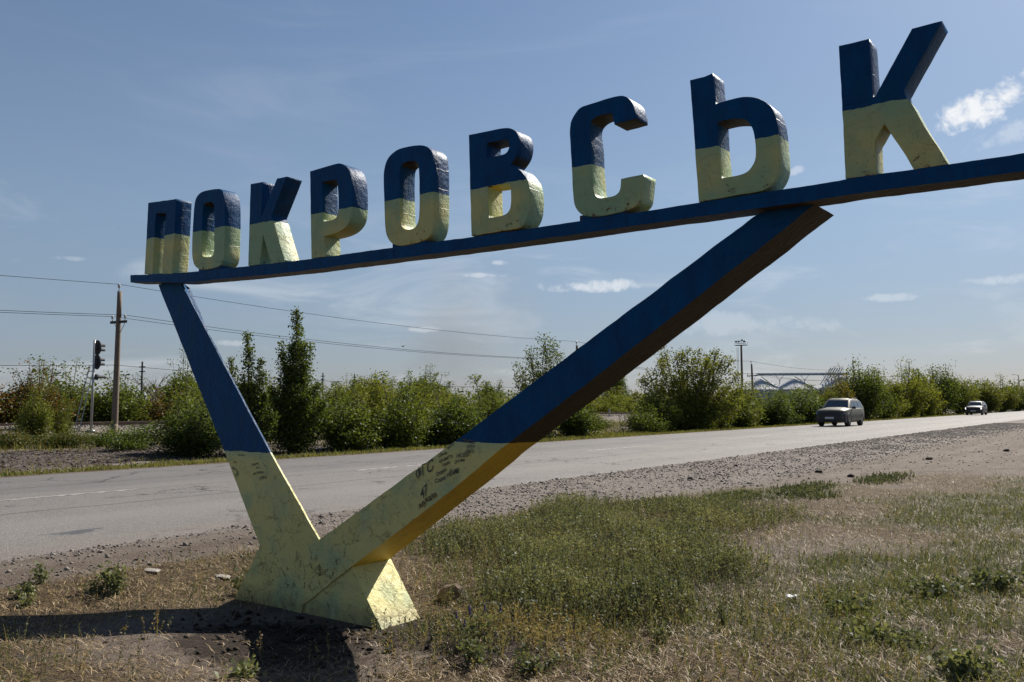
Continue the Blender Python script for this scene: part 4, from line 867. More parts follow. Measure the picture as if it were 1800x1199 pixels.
# ------------------------------------------------------------------ railway signal
sg = thing('railway_signal', 'railway signal mast with two hooded heads and a ladder beside the rails', 'railway signal', (-38.35, 20.35, gzf(-38.35, 20.35)))
sg.rotation_euler = (0, 0, R(9))
hS = 4.55 - gzf(-38.35, 20.35)
mb = MB(); mb.tube((0, 0, -.2), (0, .04, hS), .055, .045, 10).box((0, 0, 0.03), (.3, .3, .1)); mb.obj('mast', M_steel, sg, True)
mb = MB(); zt = hS * .72
A0, A1 = Vector((-.16, -.72, .0)), Vector((-.16, -.06, zt)); B0, B1 = Vector((.16, -.72, 0)), Vector((.16, -.06, zt))
mb.tube(A0, A1, .018, .018, 5).tube(B0, B1, .018, .018, 5)
for i in range(1, 11): mb.tube(A0.lerp(A1, i / 11), B0.lerp(B1, i / 11), .011, .011, 4)
mb.obj('ladder', M_steel, sg)
for zc, single in ((hS - .33, 0), (hS - .98, 0), (hS - 1.66, 1)):
    c = Vector((.0, .20, zc)); mb = MB()
    if not single:
        # rounded backing plate, facing along the track
        V = []; n = 20
        for yy in (-.015, .015):
            for i in range(n): a = 2 * math.pi * i / n; V.append((c.x + .25 * math.cos(a), c.y + yy, c.z + .34 * math.sin(a)))
        mb.add(V, [tuple(range(n))[::-1], tuple(range(n, 2 * n))] + [(i, (i + 1) % n, n + (i + 1) % n, n + i) for i in range(n)])
        mb.lathe((c.x, c.y - .14, c.z), [(.05, -.02), (.11, .02), (.12, .12)], 12, 'Y')
    else: mb.lathe((c.x, c.y - .06, c.z), [(.05, -.08), (.13, 0), (.14, .08), (.11, .10)], 12, 'Y')
    hd = mb.obj('signal_head', M_dark, sg)
    mb = MB().tube((0, .03, zc + .12), (c.x, c.y - .1, zc + .12), .014, .014, 5).tube((0, .03, zc - .16), (c.x, c.y - .1, zc - .16), .014, .014, 5); mb.obj('arm', M_steel, sg)
    for dz in ((0,) if single else (.10, -.10)):
        V = []; n = 14; L_ = .34 if not single else .42
        for yy, r_ in ((.0, .085), (L_, .070)):
            for i in range(n + 1): a = math.radians(-50 + 280 * i / n); V.append((c.x + r_ * math.cos(a), c.y + .015 + yy, c.z + dz + r_ * math.sin(a)))
        k = n + 1; V += [(x * 1.0, y, z + .004) for x, y, z in V]
        F = [(i, i + 1, k + i + 1, k + i) for i in range(n)]
        mb = MB().add(V[:2 * k], F); mb.obj('hood', M_dark, hd)

# ------------------------------------------------------------------ floodlight mast, silos
mb = MB(); fm = thing('floodlight_mast', 'tall thin floodlight mast with a railed platform left of the silos', 'mast', (-113.7, 288, 0))
for i in range(8): mb.tube((0, 0, 21.6 * i / 8), (0, 0, 21.6 * (i + 1) / 8), .52 - .2 * i / 8, .52 - .2 * (i + 1) / 8, 8, i in (0, 7))
mb.obj('pole', M_pole, fm)
mb = MB()
for s in (-1, 1): mb.tube((s * .25 - .95, -.95, 4), (s * .25 - .95, -.95, 21), .05, .05, 4)
for i in range(28): mb.tube((-1.2, -.95, 4.5 + i * .6), (-.7, -.95, 4.5 + i * .6), .03, .03, 4)
mb.obj('ladder', M_steel, fm)
mb = MB().box((0, 0, 21.7), (3.9, 2.0, .18)); mb.obj('platform', M_dark, fm)
mb = MB()
for xx in np.linspace(-1.9, 1.9, 6):
    for yy in (-.95, .95): mb.tube((xx, yy, 21.8), (xx, yy, 23.2), .045, .045, 4)
for zz in (22.4, 23.2):
    for yy in (-.95, .95): mb.tube((-1.9, yy, zz), (1.9, yy, zz), .045, .045, 4)
    for xx in (-1.9, 1.9): mb.tube((xx, -.95, zz), (xx, .95, zz), .045, .045, 4)
mb.obj('railing', M_steel, fm)
for xx, zz in ((-1.4, 22.9), (-.5, 22.9), (.7, 23.4), (1.5, 22.9)):
    mb = MB().box((xx, -1.0, zz), (.55, .3, .45)); mb.obj('floodlight', M_dark, fm)

def tin():
    m_, N, b, o = new_mat('galvanised_sheet_roof'); p = N.n('ShaderNodeTexCoord').outputs['Object']; n = N.noise(p, .5, 4)
    N.put(b.inputs['Base Color'], N.mix(n, (0.38, 0.395, 0.41), (0.46, 0.475, 0.49))); b.inputs['Roughness'].default_value = .95; b.inputs['Specular IOR Level'].default_value = .1; return m_
M_tin = tin()
def silo(x, y, label, eave=6.4, rad=8.2, apex=4.3):
    t = thing('grain_silo', label, 'silo', (x, y, 0), 0, 'grain silos behind the trees')
    mb = MB(); n = 40; V = []
    prof = []
    for i in range(26): prof += [(rad + (.05 if i % 2 else -.02), eave * i / 25)]
    mb.lathe((0, 0, 0), prof, n); mb.obj('wall', M_tin, t)
    # ribbed cone roof
    V = [(0, 0, eave + apex)]; F = []
    m_ = 36
    for i in range(2 * m_):
        a = math.pi * i / m_; dz = .05 if i % 2 else 0; V.append(((rad + .35) * math.cos(a), (rad + .35) * math.sin(a), eave + dz)); V.append((.9 * math.cos(a), .9 * math.sin(a), eave + apex * .93 + dz * .3))
    for i in range(2 * m_):
        j = (i + 1) % (2 * m_); F.append((1 + 2 * i, 1 + 2 * j, 2 + 2 * j, 2 + 2 * i)); F.append((2 + 2 * i, 2 + 2 * j, 0))
    link('roof', mesh('roof', V, F, M_tin), t)
    mb = MB()
    for a in (-.55, -.42): mb.tube((rad * math.cos(a), rad * math.sin(a), eave + .5), (.8 * math.cos(a), .8 * math.sin(a), eave + apex + .3), .09, .09, 4)
    mb.obj('roof_ladder', M_dark, t); return t
silo(-110.3, 295.5, 'leftmost cone-roofed grain silo, half behind the slim pole'); silo(-100.6, 301.5, 'middle cone-roofed grain silo', rad=8.6); silo(-87, 310, 'rightmost grain silo, mostly hidden by trees', eave=6.9, rad=8.5)
cv_ = thing('silo_conveyor', 'long steel conveyor gallery running above the silo roofs', 'conveyor', (-96, 303, 0), math.atan2(7.2, 11.5))
M_blue = simple('haze_paled_steel', (0.30, 0.345, 0.385), .6, .2)  # steel paled towards blue-grey, distance haze put into the colour
mb = MB()
for zz in (11.4, 12.1):
    for yy in (-.6, .6): mb.tube((-17, yy, zz), (14, yy, zz), .09, .09, 4)
for i in range(31): mb.tube((-17 + i, -.6, 11.4 if i % 2 else 12.1), (-16 + i, -.6, 12.1 if i % 2 else 11.4), .05, .05, 4)
mb.obj('truss', M_blue, cv_)
MB().box((-1.5, 0, 11.7), (31, .9, .5)).obj('gallery', M_blue, cv_)
for xx in (-9.5, -1.0, 6.5):
    mb = MB().tube((xx, 0, 0), (xx, 0, 10), .18, .18, 5).tube((xx, 0, 9.6), (xx - 1.4, 0, 11.4), .09, .09, 4).tube((xx, 0, 9.6), (xx + 1.4, 0, 11.4), .09, .09, 4); mb.obj('support', M_blue, cv_)
mb = MB().box((0, 0, 5.4), (3.2, 3, 10.8)).box((0, 0, 11.2), (1.6, 1.6, .9)).box((3.4, 0, 4.6), (2.2, 2, 9.2)); el = thing('grain_elevator', 'blue-grey elevator tower with pipes behind the silos', 'elevator tower', (-88, 312, 0)); mb.obj('tower', M_blue, el)
mb = MB()
for i in range(6): mb.tube((-6 + i * 1.3, -2.2, 8 + .6 * i), (-2 + i * .8, -2.2, 14), .18, .18, 5)
mb.obj('pipe', M_blue, el)
# lamp post at the right edge
lp = thing('street_lamp', 'grey lamp post at the right edge of the picture beyond the trees', 'street lamp', (-33.5, 311, 0))
MB().tube((0, 0, 0), (0, 0, 10.2), .16, .11, 8).obj('pole', M_steel, lp); MB().tube((0, 0, 10.1), (-1.1, -.9, 10.4), .06, .05, 6).obj('arm', M_steel, lp); MB().box((-1.3, -1.05, 10.38), (.55, .5, .14)).obj('lamp_head', M_steel, lp)

# ------------------------------------------------------------------ cars
def car_paint(name, col, rough=.48):
    m_, N, b, o = new_mat(name); p = N.n('ShaderNodeTexCoord').outputs['Object']; n = N.noise(p, 2.5, 5, .6); z = N.xyz(p)[2]
    c = N.mix(N.m('MULTIPLY', N.ramp(z, .75, .25), N.m('ADD', .35, n)), col, (0.12, 0.105, 0.085))
    N.put(b.inputs['Base Color'], c); N.put(b.inputs['Roughness'], N.m('ADD', rough, N.m('MULTIPLY', n, .12))); b.inputs['Metallic'].default_value = .1; b.inputs['Specular IOR Level'].default_value = .25; b.inputs['Coat Roughness'].default_value = .12; return m_
M_car1 = car_paint('dusty_champagne_paint', (0.080, 0.077, 0.062)); M_car2 = car_paint('silver_grey_paint', (0.030, 0.034, 0.040))
M_glass = new_mat('car_glass')[0]; _b = [n for n in M_glass.node_tree.nodes if n.type == 'BSDF_PRINCIPLED'][0]; _b.inputs['Base Color'].default_value = (.03, .04, .05, 1); _b.inputs['Roughness'].default_value = .06; _b.inputs['Specular IOR Level'].default_value = .9
M_rubber = simple('tyre_rubber', (0.022, 0.021, 0.020), .85); M_plastic = simple('black_plastic', (0.025, 0.025, 0.026), .55); M_rim = simple('alloy_rim', (0.22, 0.22, 0.22), .4, .7)
M_lamp = simple('headlight_glass', (0.30, 0.32, 0.34), .15, .3); M_plate = simple('number_plate', (0.55, 0.55, 0.53), .5)
def suv(name, label, loc, paint, rz=0.0, tall=1.73):
    """front of the car looks toward -Y; length 4.6, width 1.86"""
    t = thing(name, label, 'car', loc, rz); k = tall / 1.73
    # body shell: cross sections from nose to tail (y, half width, z bottom, z belt, crown)
    S = [(-2.30, .72, .42, .74, .76), (-2.24, .84, .34, .88, .92), (-2.05, .905, .30, .98, 1.03), (-1.7, .925, .28, 1.02, 1.09), (-1.2, .93, .27, 1.06, 1.14), (-.85, .93, .27, 1.08, 1.16), (0, .93, .27, 1.09, 1.12),
         (1.2, .93, .27, 1.11, 1.14), (1.9, .915, .30, 1.12, 1.15), (2.2, .87, .36, 1.10, 1.12), (2.28, .80, .45, 1.0, 1.02)]
    V = []; prof = lambda w, zb, zt, zc: [(-w * .90, zb), (-w, zb + .10), (-w * 1.0, zb + (zt - zb) * .55), (-w * .985, zt - .06), (-w * .93, zt), (-w * .55, zc), (0, zc + .01), (w * .55, zc), (w * .93, zt), (w * .985, zt - .06), (w, zb + (zt - zb) * .55), (w, zb + .10), (w * .90, zb)]
    for y, w, zb, zt, zc in S: V += [(a, y, b * k) for a, b in prof(w, zb, zt, zc)]
    n = 13; F = [(i * n + j, i * n + (j + 1) % n, (i + 1) * n + (j + 1) % n, (i + 1) * n + j) for i in range(len(S) - 1) for j in range(n)]
    F += [tuple(range(n)), tuple(range((len(S) - 1) * n, len(S) * n))[::-1]]
    mb = MB().add(V, F); body = mb.obj('body', paint, t, True)
    # cabin
    C_ = [(-1.02, .80, 1.10, 1.11), (-.42, .72, 1.10, 1.60), (-.25, .70, 1.10, 1.665), (.5, .70, 1.10, 1.70), (1.5, .68, 1.10, 1.67), (1.95, .66, 1.10, 1.58), (2.2, .74, 1.10, 1.12)]
    V = []
    for y, w, zb, zt in C_:
        h = zt - zb; V += [(-.86, y, zb * k), (-.86 + (.86 - w) * .9 * min(1, h / .5), y, (zb + h * .88) * k), (-w * .86, y, zt * k), (0, y, (zt + .02) * k), (w * .86, y, zt * k), (.86 - (.86 - w) * .9 * min(1, h / .5), y, (zb + h * .88) * k), (.86, y, zb * k)]
    n = 7; F = [(i * n + j, i * n + j + 1, (i + 1) * n + j + 1, (i + 1) * n + j) for i in range(len(C_) - 1) for j in range(n - 1)]
    MB().add(V, F).obj('cabin', paint, t, True)
    # glass, a little proud of the cabin
    e = .012
    def quad(nm, P, mat, parent=t): mb_ = MB(); nrm = (Vector(P[1]) - Vector(P[0])).cross(Vector(P[2]) - Vector(P[0])).normalized() * .010; a = [Vector(p_) for p_ in P]; b = [p_ + nrm for p_ in a]; k_ = len(P); mb_.add(a + b, [tuple(range(k_))[::-1], tuple(range(k_, 2 * k_))] + [(i, (i + 1) % k_, k_ + (i + 1) % k_, k_ + i) for i in range(k_)]); return mb_.obj(nm, mat, parent)
    quad('windscreen', [(-.74, -1.0, 1.14 * k), (.74, -1.0, 1.14 * k), (.61, -.47, 1.58 * k), (-.61, -.47, 1.58 * k)], M_glass)
    for s in (-1, 1):
        xo = lambda z_: s * (.868 - (.868 - .735) * max(0, (z_ - 1.10)) / .44)
        for y0, y1, yt0, yt1 in ((-.80, -.02, -.36, -.02), (.05, .85, .05, .80), (.92, 1.9, .88, 1.62)):
            P = [(xo(1.13), y0, 1.13 * k), (xo(1.13), y1, 1.13 * k), (xo(1.52), yt1, 1.52 * k), (xo(1.52), yt0, 1.52 * k)]
            if s < 0: P = P[::-1]
            quad('side_window', P, M_glass)
        mb = MB().box((s * 1.02, -.72, 1.13 * k), (.20, .10, .15)).box((s * .93, -.70, 1.09 * k), (.08, .06, .05)); mb.obj('wing_mirror', M_plastic, t)
        quad('headlight', [(s * .86 if s < 0 else .50, -2.262, .74 * k), (s * .50 if s < 0 else .86, -2.262, .74 * k), (s * .46 if s < 0 else .88, -2.20, .89 * k), (s * .88 if s < 0 else .46, -2.20, .89 * k)], M_lamp)
        MB().tube((s * .62, -.25, 1.70 * k), (s * .62, 1.5, 1.71 * k), .022, .022, 6).obj('roof_rail', M_plastic, t)
        MB().box((s * .935, .05, .42 * k), (.03, 2.3, .10)).obj('sill_trim', M_plastic, t)
        for y in (-1.42, 1.38):
            w = link('wheel', None, t, (s * .80, y, .36)); bpy.data.objects.remove(w)
            mb = MB().lathe((s * .80, y, .36), [(.24, -.12), (.34, -.115), (.36, -.08), (.36, .08), (.34, .115), (.24, .12)], 22, 'X'); tw = mb.obj('wheel', M_rubber, t, True)
            mb = MB().lathe((s * .90, y, .36), [(.05, -.02 * s), (.23, -.03 * s), (.24, .02 * s)], 18, 'X')
            for i in range(6): a = i * math.pi / 3; mb.box((s * .925, y + .12 * math.cos(a), .36 + .12 * math.sin(a)), (.02, .06, .22), Matrix.Rotation(-a + math.pi / 2, 3, 'X'))
            mb.obj('rim', M_rim, tw)
            # dark wheel arch
            V = []; n_ = 12
            for xx, r0 in ((.90, .40), (.938, .40), (.938, .46), (.90, .46)):
                for i in range(n_ + 1): a = math.pi * i / n_; V.append((s * xx, y + r0 * math.cos(a), .36 + r0 * math.sin(a)))
            q_ = n_ + 1; F_ = [(a_ * q_ + i, a_ * q_ + i + 1, ((a_ + 1) % 4) * q_ + i + 1, ((a_ + 1) % 4) * q_ + i) for a_ in range(4) for i in range(n_)]
            MB().add(V, F_).obj('wheel_arch', M_plastic, t)
    MB().box((0, -2.275, .84 * k), (1.0, .08, .15)).obj('grille', M_plastic, t)
    V = []; pr = [(-.93, -1.98), (-.90, -2.22), (-.6, -2.335), (0, -2.36), (.6, -2.335), (.90, -2.22), (.93, -1.98)]
    for z_ in (.26, .44, .74, .78): V += [(x_ * (1.0 if z_ < .77 else .985), y_ + (.03 if z_ in (.26, .78) else 0), z_ * k) for x_, y_ in pr]
    F = [(r_ * 7 + i, r_ * 7 + i + 1, (r_ + 1) * 7 + i + 1, (r_ + 1) * 7 + i) for r_ in range(3) for i in range(6)] + [(0, 6, 5, 4, 3, 2, 1), (21, 22, 23, 24, 25, 26, 27)]
    MB().add(V, F).obj('bumper', M_plastic, t)
    MB().box((-.02, -2.372, .52 * k), (.54, .015, .125)).obj('number_plate', M_plate, t)
    MB().box((0, -.3, .45), (1.5, 3.0, .3)).obj('underbody', M_plastic, t)
    return t
car1 = suv('car', 'nearer dusty champagne off-road car with a black bumper, coming along the road', (-16.15, 57.4, road_z(-16.15)), M_car1, 0, 1.78)
MB().add([(-.02, -1.45, 1.165), (.10, -1.50, 1.16), (.16, -1.36, 1.172), (.02, -1.22, 1.178), (-.06, -1.10, 1.18), (-.12, -1.2, 1.176)], [(0, 1, 2), (0, 2, 3), (0, 3, 5), (3, 4, 5)]).obj('bonnet_emblem', M_plastic, car1)
car2 = suv('car', 'farther silver-grey car with bright headlights, following behind', (-17.35, 118.5, road_z(-17.35)), M_car2, 0, 1.68)
M_on = new_mat('lit_headlight')[0]; _b = [n for n in M_on.node_tree.nodes if n.type == 'BSDF_PRINCIPLED'][0]; _b.inputs['Base Color'].default_value = (.8, .8, .75, 1); _b.inputs['Emission Color'].default_value = (1, .95, .85, 1); _b.inputs['Emission Strength'].default_value = 2.5
for c in car2.children:
    if c.name.startswith('headlight'): c.data.materials.clear(); c.data.materials.append(M_on)
# ------------------------------------------------------------------ grass, straw and weeds
def dist_keep(x, y, rng, d0=6.0, p=1.35):
    d = np.hypot(x, y); return rng.random(len(x)) < np.minimum(1, (d0 / np.maximum(d, .1)) ** p)
def in_view(x, y, m_=.22):
    zc = -.5924 * x + .8056 * y; u_ = (.8056 * x + .5924 * y) / np.maximum(zc, .01); return (zc > 1.5) & (np.abs(u_) < .60 + m_)
def blades(name, X, Y, h, w, lean, rng, tint, mat, label, autumn=0.0, hue=0.0, zoff=0.0):
    """each blade: a bent strip of three faces"""
    n = len(X); Z = gz(X, Y) + zoff; a = rng.uniform(0, 6.283, n); b = rng.uniform(0, 6.283, n)
    dx, dy = np.cos(a) * lean * h, np.sin(a) * lean * h; vz = h * np.sqrt(np.maximum(.02, 1 - np.minimum(lean, .99) ** 2))
    wx, wy = np.cos(b) * w * .5, np.sin(b) * w * .5
    P = lambda t, q, s: np.stack([X + dx * t ** 1.6 + wx * s * q, Y + dy * t ** 1.6 + wy * s * q, Z + vz * (t - .25 * t * t * np.minimum(lean, 1)) * 1.15], -1)
    V = np.stack([P(0.0, 1, -1), P(0.0, 1, 1), P(.55, .8, 1), P(.55, .8, -1), P(1.0, .05, 1), P(1.0, .05, -1)], 1).reshape(-1, 3)
    i = (np.arange(n) * 6)[:, None]; F = np.concatenate([i + np.array([0, 1, 2, 3]), i + np.array([3, 2, 4, 5])], 1).reshape(-1, 4)
    o = link(name, np_mesh(name, V, F, mat, dict(tint=np.repeat(np.clip(tint, 0, 1), 6)))); o['hue'] = hue; o['autumn'] = autumn
    return tag(o, label, 'grass', kind='stuff')
def straw_material():
    m_, N, b, o = new_mat('dry_straw'); t = attr(N, 'tint').outputs['Fac']
    c = N.mix(t, (0.085, 0.052, 0.022), (0.50, 0.37, 0.19)); N.put(b.inputs['Base Color'], c); b.inputs['Roughness'].default_value = .6; b.inputs['Specular IOR Level'].default_value = .4; return m_
M_straw = straw_material()
rng = np.random.default_rng(77)
def scatter(n, x0, x1, y0, y1):
    X = rng.uniform(x0, x1, n); Y = rng.uniform(y0, y1, n); return X, Y
def pick(X, Y, prob, d0=6.0, p=1.35):
    k = in_view(X, Y) & dist_keep(X, Y, rng, d0, p) & (rng.random(len(X)) < prob)
    foot = (np.abs(X + 5.32) < .86) & (Y > 4.62) & (Y < 5.08); k &= ~foot
    return X[k], Y[k]
# mown dead stems lying flat
X, Y = scatter(1650000, -9, 4.5, 1.2, 26); g_, s_, v_, l_ = cover(X, Y)
X, Y = pick(X, Y, np.clip(s_ * 1.2 + g_ * .35 - .1, 0, 1) * (1 - .75 * l_) * (.35 + .65 * (fbm(X, Y, 2.2, 61) > .47)), 4.2, 1.5)
n = len(X); blades('dry_straw', X, Y, rng.uniform(.03, .11, n), rng.uniform(.0026, .0054, n), rng.uniform(.86, 1.0, n), rng, rng.beta(1.5, 2.2, n), M_straw, 'dead mown stems lying on the ground near the camera', zoff=.004)
# standing dry wisps
X, Y = scatter(420000, -9, 4.5, 1.2, 26); g_, s_, v_, l_ = cover(X, Y)
X, Y = pick(X, Y, np.clip(s_ - .15, 0, 1) * .45 * (fbm(X, Y, 1.6, 81) > .46), 4.5, 1.4)
n = len(X); blades('dry_grass', X, Y, rng.uniform(.02, .09, n) * (.6 + .8 * fbm(X, Y, 1.2, 82)), rng.uniform(.0026, .005, n), rng.uniform(.2, .85, n), rng, rng.beta(1.6, 2.6, n), M_straw, 'withered standing grass wisps among the mown stems')
# green grass
X, Y = scatter(1700000, -9, 4.5, 1.2, 30); g_, s_, v_, l_ = cover(X, Y); tall_ = np.maximum(blob(X, Y, -5.5, 8.6, 1.7, 2.0), blob(X, Y, -4.1, 7.2, 1.5, 1.9))
gg = np.clip(g_ * 1.15 - .12, 0, 1) * (1 - .72 * np.clip(tall_ * 1.6, 0, 1)) * (.25 + .75 * smooth01((fbm(X, Y, 2.6, 44) - .36) / .2)); X, Y = pick(X, Y, np.clip(gg, 0, 1), 4.6, 1.35)
tall_ = np.maximum(blob(X, Y, -5.5, 8.6, 1.7, 2.0), blob(X, Y, -4.1, 7.2, 1.5, 1.9)); n = len(X)
blades('green_grass', X, Y, rng.uniform(.035, .10, n) * (1 + 1.0 * tall_), rng.uniform(.0032, .0065, n), rng.uniform(.2, .9, n), rng, np.clip(rng.normal(.42, .2, n) + .5 * (fbm(X, Y, .9, 90) - .5), 0, 1), M_grass, 'patchy green grass on the open ground', .25)
# verge grass beyond the road
n0 = 95000; X = rng.uniform(-24.5, -19.25, n0); Y = 3 + 130 * rng.random(n0) ** 1.6; g_, s_, v_, l_ = cover(X, Y)
k = (rng.random(n0) < np.clip(.30 + g_ - v_ + .5 * np.exp(-((X + 20.6) / .9) ** 2), .04, 1)); X, Y = X[k], Y[k]; n = len(X)
far_ = 1 + .018 * Y
blades('verge_grass', X, Y, rng.uniform(.04, .15, n) * (.4 + fbm(X, Y, .8, 95)) * (1 + .3 * (X < -21)), rng.uniform(.012, .022, n) * far_, rng.uniform(.15, .8, n), rng, np.clip(rng.normal(.5, .22, n), 0, 1), M_grass, 'rough grass along the far road verge', .35, .25)
# tufts between the bushes and the railway
n0 = 60000; X = rng.uniform(-38.0, -24.0, n0); Y = 8 + 110 * rng.random(n0) ** 1.3; k = rng.random(n0) < np.clip(fbm(X, Y, .4, 97) * 2 - .5 - .6 * ((X > -28) & (Y < 24)), .03, 1); X, Y = X[k], Y[k]; n = len(X)
blades('rough_grass', X, Y, rng.uniform(.08, .30, n), rng.uniform(.012, .025, n), rng.uniform(.15, .8, n), rng, np.clip(rng.normal(.45, .25, n), 0, 1), M_grass, 'rank grass between the bushes and the railway', .55, .25)

# leafy weeds of the tall patch: thin forked stems set with small leaves, one mesh
def weeds(name, X, Y, H, rng, label, leaf=.023, nleaf=15, tintc=.5, hue=.0, autumn=.15):
    n = len(X); Z = gz(X, Y); a = rng.uniform(0, 6.283, n); ln = rng.uniform(.05, .45, n) * H
    tip = np.stack([X + np.cos(a) * ln, Y + np.sin(a) * ln, Z + H], -1); base = np.stack([X, Y, Z], -1)
    w = .0016 + .0006 * rng.random(n); b = a + 1.57; wv = np.stack([np.cos(b) * w, np.sin(b) * w, 0 * w], -1)
    V1 = np.stack([base - wv, base + wv, tip + wv * .4, tip - wv * .4], 1).reshape(-1, 3); F1 = np.arange(n * 4).reshape(-1, 4)
    t = rng.uniform(.18, 1.0, (n, nleaf)); c = base[:, None] * (1 - t[..., None]) + tip[:, None] * t[..., None]
    rad = (.10 + .28 * (1 - t)) * H[:, None] * .55; an = rng.uniform(0, 6.283, (n, nleaf)); rr = rad * np.sqrt(rng.random((n, nleaf)))
    c = c + np.stack([np.cos(an) * rr, np.sin(an) * rr, rng.normal(0, .012, (n, nleaf)) + rr * .3], -1)
    P = c.reshape(-1, 3); tn = np.repeat(np.clip(rng.normal(tintc, .14, n) + 1.3 * (fbm(X, Y, 1.7, 68) - .5), 0, 1), nleaf) + rng.normal(0, .1, n * nleaf)
    V2, F2, T2 = leaves(P, leaf, rng, np.clip(tn, 0, 1), .4)
    V = np.concatenate([V1, V2]); F = np.concatenate([F1, F2 + len(V1)]); T = np.concatenate([np.full(len(V1), .55), T2])
    o = link(name, np_mesh(name, V, F, M_weed, dict(tint=T))); o['hue'] = hue; o['autumn'] = autumn
    return tag(o, label, 'weeds', kind='stuff')
def patch_prob(X, Y): return np.maximum.reduce([blob(X, Y, -5.55, 8.7, 1.55, 1.9), blob(X, Y, -4.2, 7.2, 1.25, 1.7), .8 * blob(X, Y, -6.7, 10.6, .5, 1.6), .8 * blob(X, Y, -3.2, 6.2, .6, .6), .55 * blob(X, Y, -5.2, 11.6, 1.6, 2.4)])
X, Y = scatter(80000, -8, 0, 4, 15); pr = patch_prob(X, Y); X, Y = pick(X, Y, np.clip((pr * 1.5 - .38) * (.25 + 1.5 * smooth01((fbm(X, Y, 1.9, 63) - .38) / .22)), 0, 1), 8.5, 1.0)
H = (.13 + .17 * rng.random(len(X))) * (.6 + .5 * patch_prob(X, Y)) * (.25 + 1.5 * fbm(X, Y, 1.5, 64)); weeds('tall_weeds', X, Y, H, rng, 'dense patch of tall grey-green weeds right of the sign foot')
X, Y = scatter(42000, -8.5, 4, 1.5, 24); g_, s_, v_, l_ = cover(X, Y); X, Y = pick(X, Y, np.clip(g_ - .28, 0, 1) * .6, 7.0, 1.1)
weeds('small_weeds', X, Y, .03 + .07 * rng.random(len(X)), rng, 'scattered low broad-leaved weeds on the open ground', .020, 12, .45)
X, Y = scatter(60000, -8, -1, 4, 14); pr = patch_prob(X, Y); X, Y = pick(X, Y, np.clip(pr * 1.6 - .3, 0, 1) * .55, 7.5, 1.1); n = len(X)
blades('dry_seed_stalks', X, Y, rng.uniform(.14, .36, n), rng.uniform(.0022, .0042, n), rng.uniform(.08, .6, n), rng, rng.beta(1.8, 2.2, n), M_straw, 'thin dry seed stalks standing among the tall weeds')
X, Y = scatter(60000, -8.5, 3, 2, 14); g_, s_, v_, l_ = cover(X, Y); X, Y = pick(X, Y, np.clip(s_, 0, 1) * .12 * (fbm(X, Y, 1.3, 66) > .5), 6, 1.1)
weeds('withered_weeds', X, Y, .06 + .12 * rng.random(len(X)), rng, 'withered reddish-brown weeds among the mown stems', .016, 14, .35, 0, 1.0)
X, Y = scatter(9000, -5.0, -2.2, 4.0, 6.4); X, Y = pick(X, Y, np.clip(blob(X, Y, -3.7, 5.0, .9, .8) * 1.2 - .2, 0, 1) * .35, 7, 1.1)
weeds('withered_weeds', X, Y, .05 + .13 * rng.random(len(X)), rng, 'brown withered weeds on the dug earth right of the pedestal', .018, 14, .4, 0, .8)
# creeping dark-green mats along the edge of the gravel
X, Y = scatter(60000, -8.5, -3, 8, 22)
mats_ = np.maximum.reduce([blob(X, Y, -6.85, 10.4, .35, 1.1), blob(X, Y, -6.45, 12.6, .35, 1.1), blob(X, Y, -5.9, 14.1, .5, 1.1), blob(X, Y, -5.35, 16.6, .55, 1.6), blob(X, Y, -4.7, 19.5, .5, 1.8), blob(X, Y, -4.9, 15.2, .5, .9)])
X, Y = pick(X, Y, np.clip(mats_ * 1.5 - .45 + (fbm(X, Y, 2.4, 71) - .5), 0, 1), 9, 1.0)
weeds('creeping_weeds', X, Y, .03 + .05 * rng.random(len(X)), rng, 'dark green mats creeping out over the edge of the gravel', .026, 12, .2, 0, 0)

# single plants that stand out in the foreground
def weed_plant(x, y, H, Wd, label, seed, leaf=.03, n=420, broad=False, flower=None, tintc=.5, hue=.1, name='weed_plant', autumn=0.0):
    r_ = np.random.default_rng(seed); t = thing(name, label, 'plant', (x, y, gzf(x, y) - .005)); mb = MB(); P = []; tips = []
    for i in range(9 if not broad else 16):
        a = r_.uniform(0, 6.283); e = r_.uniform(.15, 1.0) * Wd / 2; h = H * r_.uniform(.55, 1.0) * (1 - .3 * e / (Wd / 2)); tp = (e * math.cos(a), e * math.sin(a), h)
        C_ = curve_pts((0, 0, 0), tp, .5, 5); tips.append(tp)
        for j in range(4): mb.tube(C_[j], C_[j + 1], .0035 * (1 - j / 6), .0035 * (1 - (j + 1) / 6), 4, False)
        m_ = n // (9 if not broad else 16); tt = r_.uniform(.15, 1, m_); c = np.stack([np.interp(tt, np.linspace(0, 1, 5), C_[:, k]) for k in range(3)], -1)
        P.append(c + r_.normal(0, leaf * .7, (m_, 3)))
    P = np.concatenate(P); P[:, 2] = np.maximum(P[:, 2], .006); V, F, T = leaves(P, leaf, r_, np.clip(r_.normal(tintc, .15, len(P)), 0, 1), .9 if broad else .3)
    c = link('leaves', np_mesh('leaves', V, F, M_weed, dict(tint=T)), t); c['hue'] = hue; c['autumn'] = autumn
    mb.obj('stems', M_stem, t)
    if flower:
        for tp in tips[:6]:
            f_ = MB().tube(tp, (tp[0], tp[1], tp[2] + .045), .009, .004, 6); f_.obj('flower_spike', flower, t)
    return t
M_stem = simple('green_brown_stem', (0.10, 0.095, 0.045), .8); M_purple = simple('dull_purple_petals', (0.09, 0.055, 0.14), .8)
weed_plant(-7.08, 4.02, .34, .36, 'bushy dark green plant left of the sign leg above its shadow', 1, .034, 520)
weed_plant(-7.22, 3.90, .16, .30, 'smaller plant just left of the bushy dark green one', 12, .026, 220)
weed_plant(-7.72, 3.70, .20, .22, 'thin upright dock plant toward the left edge', 2, .035, 150)
